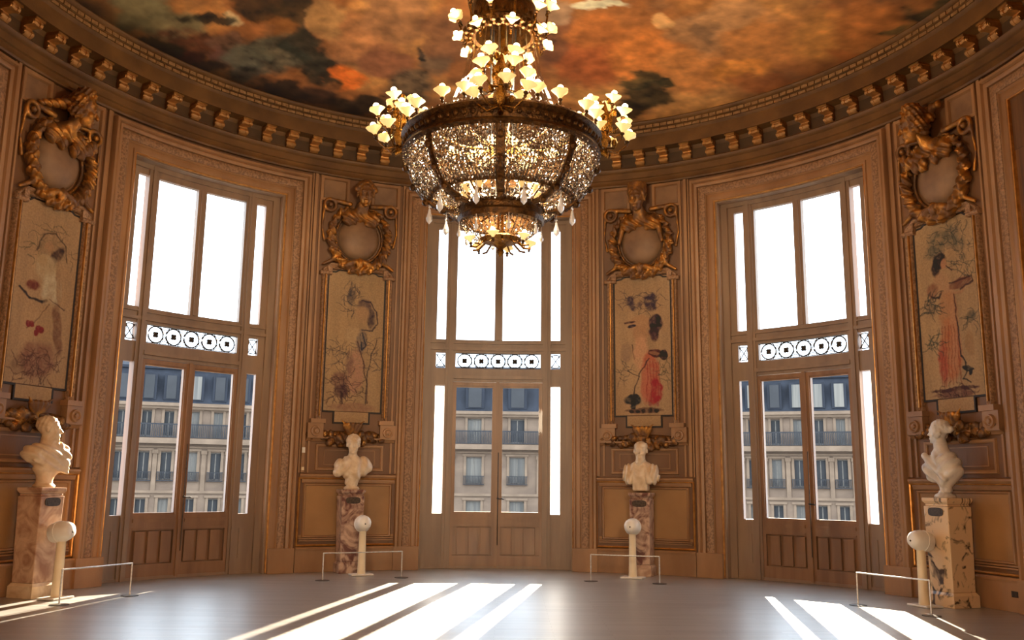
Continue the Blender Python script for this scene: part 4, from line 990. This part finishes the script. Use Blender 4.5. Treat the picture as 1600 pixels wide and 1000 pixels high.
# crown: two bands and a leafy skirt
m = MB()
m.lathe([(.36, 7.02), (.40, 7.0), (.47, 7.05), (.50, 7.10), (.46, 7.13), (.42, 7.16), (.40, 7.30), (.40, 7.42), (.46, 7.46), (.47, 7.50), (.42, 7.54), (.36, 7.50), (.36, 7.02)], 48, wob=lambda a, k: .018*math.sin(a*24))
for k in range(24):
    a = 2*PI*k/24; m.ball((.49*math.cos(a), .49*math.sin(a), 7.05), .05, 8, sq=(1, 1, 1.1)); m.ball((.43*math.cos(a+.13), .43*math.sin(a+.13), 7.02), .045, 8, sq=(1, 1, 1.3))
    m.ball((.405*math.cos(a), .405*math.sin(a), 7.24), .035, 8, sq=(1, 1, 1.6))
m.v = [(x, y, z+.28) for x, y, z in m.v]; cb(m, 'crown', M['brassdark'])
# main band, ornamented
m = MB()
m.lathe([(1.16, 5.66), (1.20, 5.64), (1.25, 5.67), (1.24, 5.70), (1.21, 5.72), (1.22, 5.76), (1.22, 5.84), (1.25, 5.86), (1.27, 5.89), (1.25, 5.92), (1.18, 5.92), (1.16, 5.88), (1.16, 5.66)], 96, wob=lambda a, k: .004*math.sin(a*48))
for k in range(72):
    a = 2*PI*k/72; m.ball((1.225*math.cos(a), 1.225*math.sin(a), 5.79), .034, 8, sq=(1, 1, 1.2))
    m.ball((1.20*math.cos(a+.04), 1.20*math.sin(a+.04), 5.94), .018, 6, sq=(1, 1, 1.6))
cb(m, 'main_band', M['brassdark'])
# straps down the bowl
strap = None
for k in range(8):
    a = 2*PI*k/8-PI/2; pts = []
    for t in np.linspace(0, 1, 9):
        r = 1.20-.62*t**1.7; z = 5.68-.70*math.sin(t*PI/2)
        pts.append((r, z))
    m = MB(); rows = [[(r*math.cos(a)-w_*math.sin(a), r*math.sin(a)+w_*math.cos(a), z-h) for w_, h in ((-.055, 0), (-.045, .03), (0, .045), (.045, .03), (.055, 0), (0, -.01))] for r, z in pts]
    m.grid(rows, False, True)
    for r, z in pts[1:-1:2]: m.ball(((r+.02)*math.cos(a), (r+.02)*math.sin(a), z-.03), .05, 8)
    cb(m, 'strap', M['brassdark'])
# lower rings
m = MB(); m.lathe([(.84, 5.10), (.88, 5.08), (.92, 5.11), (.90, 5.15), (.86, 5.16), (.84, 5.10)], 72, wob=lambda a, k: .006*math.sin(a*36)); 
for k in range(48): a = 2*PI*k/48; m.ball((.90*math.cos(a), .90*math.sin(a), 5.10), .024, 6, sq=(1, 1, 1.4))
cb(m, 'bowl_rim', M['brassdark'])
m = MB(); m.lathe([(.46, 4.78), (.52, 4.80), (.54, 4.86), (.50, 4.90), (.50, 4.96), (.54, 5.0), (.48, 5.02), (.44, 4.98), (.44, 4.80), (.46, 4.78)], 48, wob=lambda a, k: .012*math.sin(a*16)); cb(m, 'lower_drum', M['brassdark'])
m = MB(); m.lathe([(0, 4.38), (.02, 4.39), (.05, 4.44), (.03, 4.48), (.09, 4.53), (.20, 4.56), (.26, 4.60), (.22, 4.63), (.0, 4.62)], 32, wob=lambda a, k: .03*math.sin(a*10)); cb(m, 'finial', M['brass'])
# spokes, one part each
for k in range(12):
    a = 2*PI*k/12+.1; c_, s_ = math.cos(a), math.sin(a)
    for pts in ([(.05, 5.75), (.6, 5.68), (1.18, 5.78)], [(.05, 5.0), (.46, 4.93)], [(.50, 4.98), (.68, 5.0), (.87, 5.11)], [(.2, 4.58), (.3, 4.50), (.38, 4.50)]):
        m = MB(); m.tube([(r*c_, r*s_, z) for r, z in pts], .013, 6); cb(m, 'spoke', M['brass'])

# crystal dressing
def octa(m, p, r, h):
    q = random.uniform(0, 1.57); c_, s_ = r*math.cos(q), r*math.sin(q); tx, ty = random.uniform(-.4, .4)*h, random.uniform(-.4, .4)*h
    x, y, z = p; m.add([(x+c_, y+s_, z), (x-s_, y+c_, z), (x-c_, y-s_, z), (x+s_, y-c_, z), (x+tx, y+ty, z+h), (x-tx, y-ty, z-h)], [(0, 1, 4), (1, 2, 4), (2, 3, 4), (3, 0, 4), (1, 0, 5), (2, 1, 5), (3, 2, 5), (0, 3, 5)])
m = MB()
for k in range(150):
    a = 2*PI*k/150
    for lay, r0 in ((0, 1.17), (1, 1.08)):
        n = 24-lay*4
        for t in range(n):
            q = (t+.5+random.uniform(-.2, .2))/n; r = r0-.30*q**1.8; z = 5.66-.55*math.sin(q*PI/2)+lay*.04
            s = random.uniform(.010, .019); octa(m, (r*math.cos(a), r*math.sin(a), z), s, s*1.5)
for k in range(52):
    a = 2*PI*k/52
    for t in range(13):
        q = t/13; r = .87-.36*q; z = 5.10-.12*q-.05*math.sin(PI*q)
        s = random.uniform(.010, .018); octa(m, (r*math.cos(a), r*math.sin(a), z), s, s*1.4)
for k in range(44):
    a = 2*PI*k/44
    for t in range(10):
        q = t/10; r = .50-.20*q**1.5; z = 4.80-.20*q; s = .013; octa(m, (r*math.cos(a), r*math.sin(a), z), s, s*1.4)
for k in range(64):      # short swags between the main band and side clusters
    a = 2*PI*k/64
    for t in range(5): octa(m, ((1.24-.01*t)*math.cos(a), (1.24-.01*t)*math.sin(a), 5.64-.035*t), .012, .018)
cr = cb(m, 'crystal_strings', M['crystal'], smooth=False); cr['kind'] = 'stuff'
# glass rods from crown to band
m = MB()
for k in range(30):
    a = 2*PI*k/30; c_, s_ = math.cos(a), math.sin(a)
    m.tube([(.40*c_, .40*s_, 7.38), (.48*c_, .48*s_, 6.8), (.80*c_, .80*s_, 5.95)], [.010, .013, .018], 6)
cb(m, 'glass_rods', M['rodglass'])
m = MB()
for k in range(10):
    a = 2*PI*k/10; c_, s_ = math.cos(a), math.sin(a); m.tube([(.16*c_, .16*s_, 7.42), (.14*c_, .14*s_, 6.5), (.18*c_, .18*s_, 6.0)], .013, 6)
m.lathe([(.34, 6.40), (.36, 6.38), (.38, 6.40), (.36, 6.43), (.34, 6.40)], 32)
cb(m, 'inner_rods', M['steeldark'])
# hanging pendants
def pendant(x, y, z, s=1.0):
    m = MB(); m.tube([(0, 0, 0), (0, 0, -.06*s)], .004, 5); octa(m, (0, 0, -.075*s), .014*s, .02*s); 
    m.lathe([(0, -.09*s), (.012*s, -.10*s), (.018*s, -.14*s), (.034*s, -.19*s), (.030*s, -.225*s), (.0, -.26*s)], 8)
    o = m.build('pendant', M['drop'], ch, smooth=False); o.location = (x, y, z-CZ); return o
for k in range(10):
    a = 2*PI*k/10; pendant(.89*math.cos(a), .89*math.sin(a), 5.10, 1.2)
for k in range(8):
    a = 2*PI*k/8+.2; pendant(.52*math.cos(a), .52*math.sin(a), 4.80, .8)

# lamps: scalloped lit glass shades with a globe on top, each on a little arm
def lamp_meshes():
    m = MB(); m.lathe([(.008, -.03), (.022, -.02), (.016, .0), (.024, .02), (.045, .045), (.080, .075), (.088, .088), (.080, .098), (.055, .100), (.04, .108)], 20, wob=lambda a, k: (.10*math.sin(a*5) if k > 4 else 0))
    me = m.build('lamp_shade', M['glasscup'], None)
    b = MB(); b.ball((0, 0, .122), .034, 10, sq=(1, 1, .85)); be = b.build('bulb', M['bulb'], None)
    s = MB(); s.lathe([(0, -.07), (.012, -.065), (.02, -.045), (.014, -.03), (.03, -.012), (.02, .004), (0, .004)], 10)
    se = s.build('socket', M['brassdark'], None); return me, be, se
shade0, bulb0, sock0 = lamp_meshes()
nl = 0
def lamp(x, y, z, tilt=0, az=0, s=1.12):
    global nl
    nl += 1
    T = Matrix.Translation((x, y, z-CZ)) @ Matrix.Rotation(az, 4, 'Z') @ Matrix.Rotation(tilt, 4, 'Y') @ Matrix.Scale(s, 4)
    if nl == 1: a, b, c_ = shade0, bulb0, sock0
    else:
        a, b, c_ = shade0.copy(), bulb0.copy(), sock0.copy(); COL.objects.link(a); COL.objects.link(b); COL.objects.link(c_)
    a.parent = ch; a.matrix_local = T; b.parent = a; b.matrix_local = Matrix(); c_.parent = a; c_.matrix_local = Matrix()
for k in range(12):
    a = 2*PI*(k+.5)/12; lamp(.60*math.cos(a), .60*math.sin(a), 7.45+.14*(k % 2), .5, a)
for k in range(12):
    a = 2*PI*(k+.5)/12; z = 7.45+.14*(k % 2); arms = MB(); arms.tube([(.42*math.cos(a), .42*math.sin(a), 7.42), (.55*math.cos(a), .55*math.sin(a), 7.30), (.585*math.cos(a), .585*math.sin(a), z-.06)], .013, 6); cb(arms, 'arm', M['brass'])
for k in range(8):
    a = 2*PI*(k+.25)/8; lamp(.54*math.cos(a), .54*math.sin(a), 7.20, .7, a, 1.0); arms = MB(); arms.tube([(.42*math.cos(a), .42*math.sin(a), 7.36), (.50*math.cos(a), .50*math.sin(a), 7.10), (.53*math.cos(a), .53*math.sin(a), 7.14)], .011, 6); cb(arms, 'arm', M['brass'])
# bouquets
BQ = [(-.24, -.30, 3), (-.02, -.16, 4), (.0, .24, 2), (.16, 0, 2)]
for q in range(4):
    A = q*PI/2; cx, cy, cz = 1.30*math.cos(A), 1.30*math.sin(A), 6.13
    bq = MB(); 
    bq.lathe([(0, -.36), (.05, -.32), (.08, -.22), (.05, -.12), (.09, 0), (.10, .08), (.05, .18), (.02, .28), (0, .32)], 14, Matrix.Translation((cx, cy, cz)), wob=lambda a, k: .15*math.sin(a*6+k))
    for t in range(16):
        b = 2*PI*t/16; zz = -.25+.035*t; rr_ = .12+.05*math.sin(t*2.1); bq.ball((cx+rr_*math.cos(b*3), cy+rr_*math.sin(b*3), cz+zz), .036, 8, sq=(1, 1, 1.5))
    lst = [(.30, -.20, 6, .2), (.29, .02, 5, .5), (.15, .23, 3, 1.2)]
    pos = [(r*math.cos(A+off+2*PI*t/n), r*math.sin(A+off+2*PI*t/n), z, r, A+off+2*PI*t/n) for r, z, n, off in lst for t in range(n)]
    for x, y, z, r, an in pos:
        lamp(cx+x, cy+y, cz+z, .25, an)
        bq.tube([(cx, cy, cz+z-.12), (cx+x*.55, cy+y*.55, cz+z-.17), (cx+x*.98, cy+y*.98, cz+z-.06)], .010, 6)
    bq.tube([(1.2*math.cos(A), 1.2*math.sin(A), 5.78), (1.34*math.cos(A), 1.34*math.sin(A), 5.70), (cx, cy, cz-.34)], .035, 8)
    cb(bq, 'bouquet', M['brass'])
    for off in (20, 34, 56, 70):
        a = A+rad(off); lamp(1.22*math.cos(a), 1.22*math.sin(a), 6.02, .05, a)
for k in range(10):
    a = 2*PI*(k+.5)/10; lamp(.42*math.cos(a), .42*math.sin(a), 5.16, .2, a, 1.1); arms = MB(); arms.tube([(.1*math.cos(a), .1*math.sin(a), 5.03), (.34*math.cos(a), .34*math.sin(a), 5.0), (.42*math.cos(a), .42*math.sin(a), 5.09)], .011, 6); cb(arms, 'arm', M['brass'])
for k in range(6):
    a = 2*PI*k/6+.3; lamp(.38*math.cos(a), .38*math.sin(a), 4.53, .2, a, .85)

# ================================================================== OUTSIDE: the street and the blocks opposite
st = MB(); st.box(-80, 80, 9, 70, -11, -10.8); structure(st.build('street', M['street'], smooth=False))
bc = MB(); bc.cbox(-118, 118, -.35, .0, 7.85, 8.7); structure(bc.build('trim_20', M['stone'], smooth=False))
CAM = Vector((.155, -10.98, 1.6))
def building(az, D, cols, x0, x1, label, ww, big, mans):
    """block facing the palace; local x along its front, y into the block, z up; cols: window centre offsets"""
    a = rad(az); o = Vector((CAM.x+D*math.sin(a), CAM.y+D*math.cos(a), 0))
    t = thing('apartment_building', label, 'building', (o.x, o.y, -10.8), -a, 'pale stone blocks across the street')
    Z = -10.8
    zc, zb0, zb1 = 7.3, 4.85, 5.95      # cornice, balcony floor and balcony rail top
    rows = [(5.0, 6.95, ww*.92), (1.75, 3.85, ww), (-1.6, .35, ww*.95), (-5.2, -2.9, ww), (-9.2, -6.6, ww*1.1)]
    w = MB()
    xs = sorted(cols)
    def holes(z0, z1, h):     # one storey slab with window holes
        x = x0
        for c in xs: w.box(x, c-h/2, 0, .5, z0, z1, None); x = c+h/2
        w.box(x, x1, 0, .5, z0, z1)
    zprev = zc
    for z0, z1, h in rows:
        w.box(x0, x1, 0, .5, z1-Z*0, zprev); holes(z0, z1, h); zprev = z0
    w.box(x0, x1, 0, .5, Z, zprev); w.box(x0, x1, .5, 11, Z, zc)
    w.v = [(x, y, z-Z) for x, y, z in w.v]; w.build('facade', M['stone'], t, smooth=False)
    tr = MB(); tr.box(x0-.3, x1+.3, -.55, 0, 7.3, 7.55); tr.box(x0-.2, x1+.2, -.35, 0, 7.1, 7.3); tr.box(x0-.1, x1+.1, -.9, 0, 4.45, 4.85); tr.box(x0, x1, -.15, 0, 4.15, 4.3)
    tr.box(x0, x1, -.15, 0, .75, .95)
    for c in xs:
        for z0, z1, h in rows: 
            for s in (-1, 1): tr.box(c+s*h/2-.1, c+s*h/2+.1, -.08, 0, z0-.1, z1+.12)
            tr.box(c-h/2-.2, c+h/2+.2, -.14, 0, z1+.08, z1+.25)
    for c in [(p+q)/2 for p, q in zip(xs[:-1], xs[1:])]+[xs[0]-(xs[1]-xs[0])/2, xs[-1]+(xs[1]-xs[0])/2]:
        tr.box(c-.16, c+.16, -.14, 0, .95, 4.0); tr.box(c-.22, c+.22, -.2, 0, 3.7, 4.0)
    tr.v = [(x, y, z-Z) for x, y, z in tr.v]; tr.build('stone_trim', M['stonedark'], t, smooth=False)
    rl = MB(); rl.box(x0-.1, x1+.1, -.88, -.84, 5.85, 5.95); rl.box(x0-.1, x1+.1, -.88, -.84, 4.9, 4.96)
    x = x0
    while x < x1: rl.box(x, x+.07, -.875, -.845, 4.9, 5.9); x += .13
    rl.v = [(x, y, z-Z) for x, y, z in rl.v]; rl.build('balcony_railing', M['rail'], t, smooth=False)
    rf = MB(); h1 = 11.2+mans
    rf.add([(x0, .1, 7.55), (x1, .1, 7.55), (x1, 1.3, h1-.8), (x0, 1.3, h1-.8), (x0, 4.5, h1+.6), (x1, 4.5, h1+.6), (x0, 11, 7.5), (x1, 11, 7.5)], [(0, 1, 2, 3), (3, 2, 5, 4), (4, 5, 7, 6), (0, 3, 4, 6), (1, 7, 5, 2), (0, 6, 7, 1)])
    rf.box(x0, x1, 1.1, 1.4, h1-.9, h1-.7)
    rf.v = [(x, y, z-Z) for x, y, z in rf.v]; roof = rf.build('mansard_roof', M['slate'], t, smooth=False)
    rg = random.Random(int(az*10)+5)
    for c in xs:
        for r_i, (z0, z1, h) in enumerate(rows[:4]):
            m = MB(); hh = h/2; zl = z0-Z; zh = z1-Z
            for u0, u1, q0, q1 in ((-hh, -hh+.07, zl, zh), (hh-.07, hh, zl, zh), (-hh, hh, zh-.08, zh), (-hh, hh, zl, zl+.1), (-.04, .04, zl, zh)): m.box(c+u0, c+u1, .28, .34, q0, q1)
            fr = m.build('window', M['winframe'], t, smooth=False)
            m = MB(); m.box(c-hh, c+hh, .34, .36, zl, zh); m.build('pane', M['curtain'] if (big and rg.random() < .75) or rg.random() < .18 else M['pane'], fr, smooth=False)
            if r_i in (1, 2, 3):
                m = MB(); m.box(c-hh-.12, c+hh+.12, -.22, -.18, zl+.55, zl+.6); m.box(c-hh-.12, c+hh+.12, -.22, 0, zl-.1, zl-.02)
                x = c-hh-.1
                while x < c+hh+.1: m.box(x, x+.05, -.215, -.185, zl, zl+.55); x += .12
                m.build('balconette', M['rail'], fr, smooth=False)
        # dormer
        m = MB(); hh = ww*.46; z0, z1 = 7.9-Z, 9.7-Z
        m.box(c-hh-.1, c+hh+.1, .15, 1.2, z0-.1, z1+.15)
        d = m.build('dormer', M['slate'], roof, smooth=False)
        m = MB(); m.box(c-hh*.8, c+hh*.8, .10, .145, z0, z1); m.build('dormer_window', M['curtain'] if rg.random() < .5 else M['pane'], t, smooth=False)
    return t
building(-.92, 75, [-8.75, -5.25, -1.75, 1.75, 5.25, 8.75], -10.9, 10.9, 'pale stone block with curtained windows seen through the middle doors', 1.45, True, 0)
building(-19.47, 75, [-9.8, -8.05, -6.3, -4.55, -2.83, -1.24, .61, 2.35, 4.1, 5.85], -11.1, 7.1, 'pale stone block with dark tall windows beyond the left hand doors', .95, False, 0)
building(17.9, 75, [-7.6, -5.85, -4.1, -2.38, -.71, .85, 2.44, 4.15, 5.9, 7.65], -8.8, 8.9, 'sand coloured stone block with blue slate roof beyond the right hand doors', .95, False, 0)

# ================================================================== LIGHT
w = bpy.data.worlds.new('sky'); SC.world = w; w.use_nodes = True
bg = w.node_tree.nodes['Background']; bg.inputs['Color'].default_value = (.76, .88, 1, 1); bg.inputs['Strength'].default_value = 4.3
sun = bpy.data.lights.new('sun', 'SUN'); sun.energy = 46; sun.angle = rad(.6); sun.color = (1, .82, .60)
so = bpy.data.objects.new('sun', sun); COL.objects.link(so)
d = Vector((math.sin(rad(9.2))*math.cos(rad(20.6)), math.cos(rad(9.2))*math.cos(rad(20.6)), math.sin(rad(20.6))))
so.rotation_euler = d.to_track_quat('Z', 'Y').to_euler(); so.location = d*40
def pl(name, loc, e, c, r):
    l = bpy.data.lights.new(name, 'POINT'); l.energy = e; l.color = c; l.shadow_soft_size = r
    o = bpy.data.objects.new(name, l); COL.objects.link(o); o.location = loc; return o
pl('gallery_fill', (2.2, -13.0, 4.3), 1750, (1, .80, .55), .7)  # pair of warm fill lights added out of view, no fixture modelled
pl('gallery_fill', (-2.2, -13.0, 4.3), 1750, (1, .80, .55), .7)
pl('chandelier_glow', (0, 0, 6.55), 800, (1, .78, .52), .25)
pl('chandelier_glow', (0, 0, 5.35), 260, (1, .78, .52), .3)

# ================================================================== CAMERA
cam = bpy.data.cameras.new('camera'); co = bpy.data.objects.new('camera', cam); COL.objects.link(co)
cam.sensor_fit = 'HORIZONTAL'; cam.sensor_width = 36; cam.lens = 1428.4/1600*36; cam.clip_end = 500; cam.clip_start = .05
pitch, roll = .17937, .01165
co.matrix_world = Matrix.Translation(CAM) @ Matrix.Rotation(PI/2+pitch, 4, 'X') @ Matrix.Rotation(roll, 4, 'Z')
SC.camera = co
SC.view_settings.view_transform = 'Standard'; SC.view_settings.look = 'None'; SC.view_settings.exposure = 0.16; SC.view_settings.gamma = 1
SC.view_settings.use_curve_mapping = False
SC.cycles.use_denoising = True; SC.cycles.max_bounces = 8; SC.cycles.diffuse_bounces = 5; SC.cycles.transparent_max_bounces = 16
SC.cycles.caustics_reflective = False; SC.cycles.caustics_refractive = False; SC.cycles.sample_clamp_indirect = 6
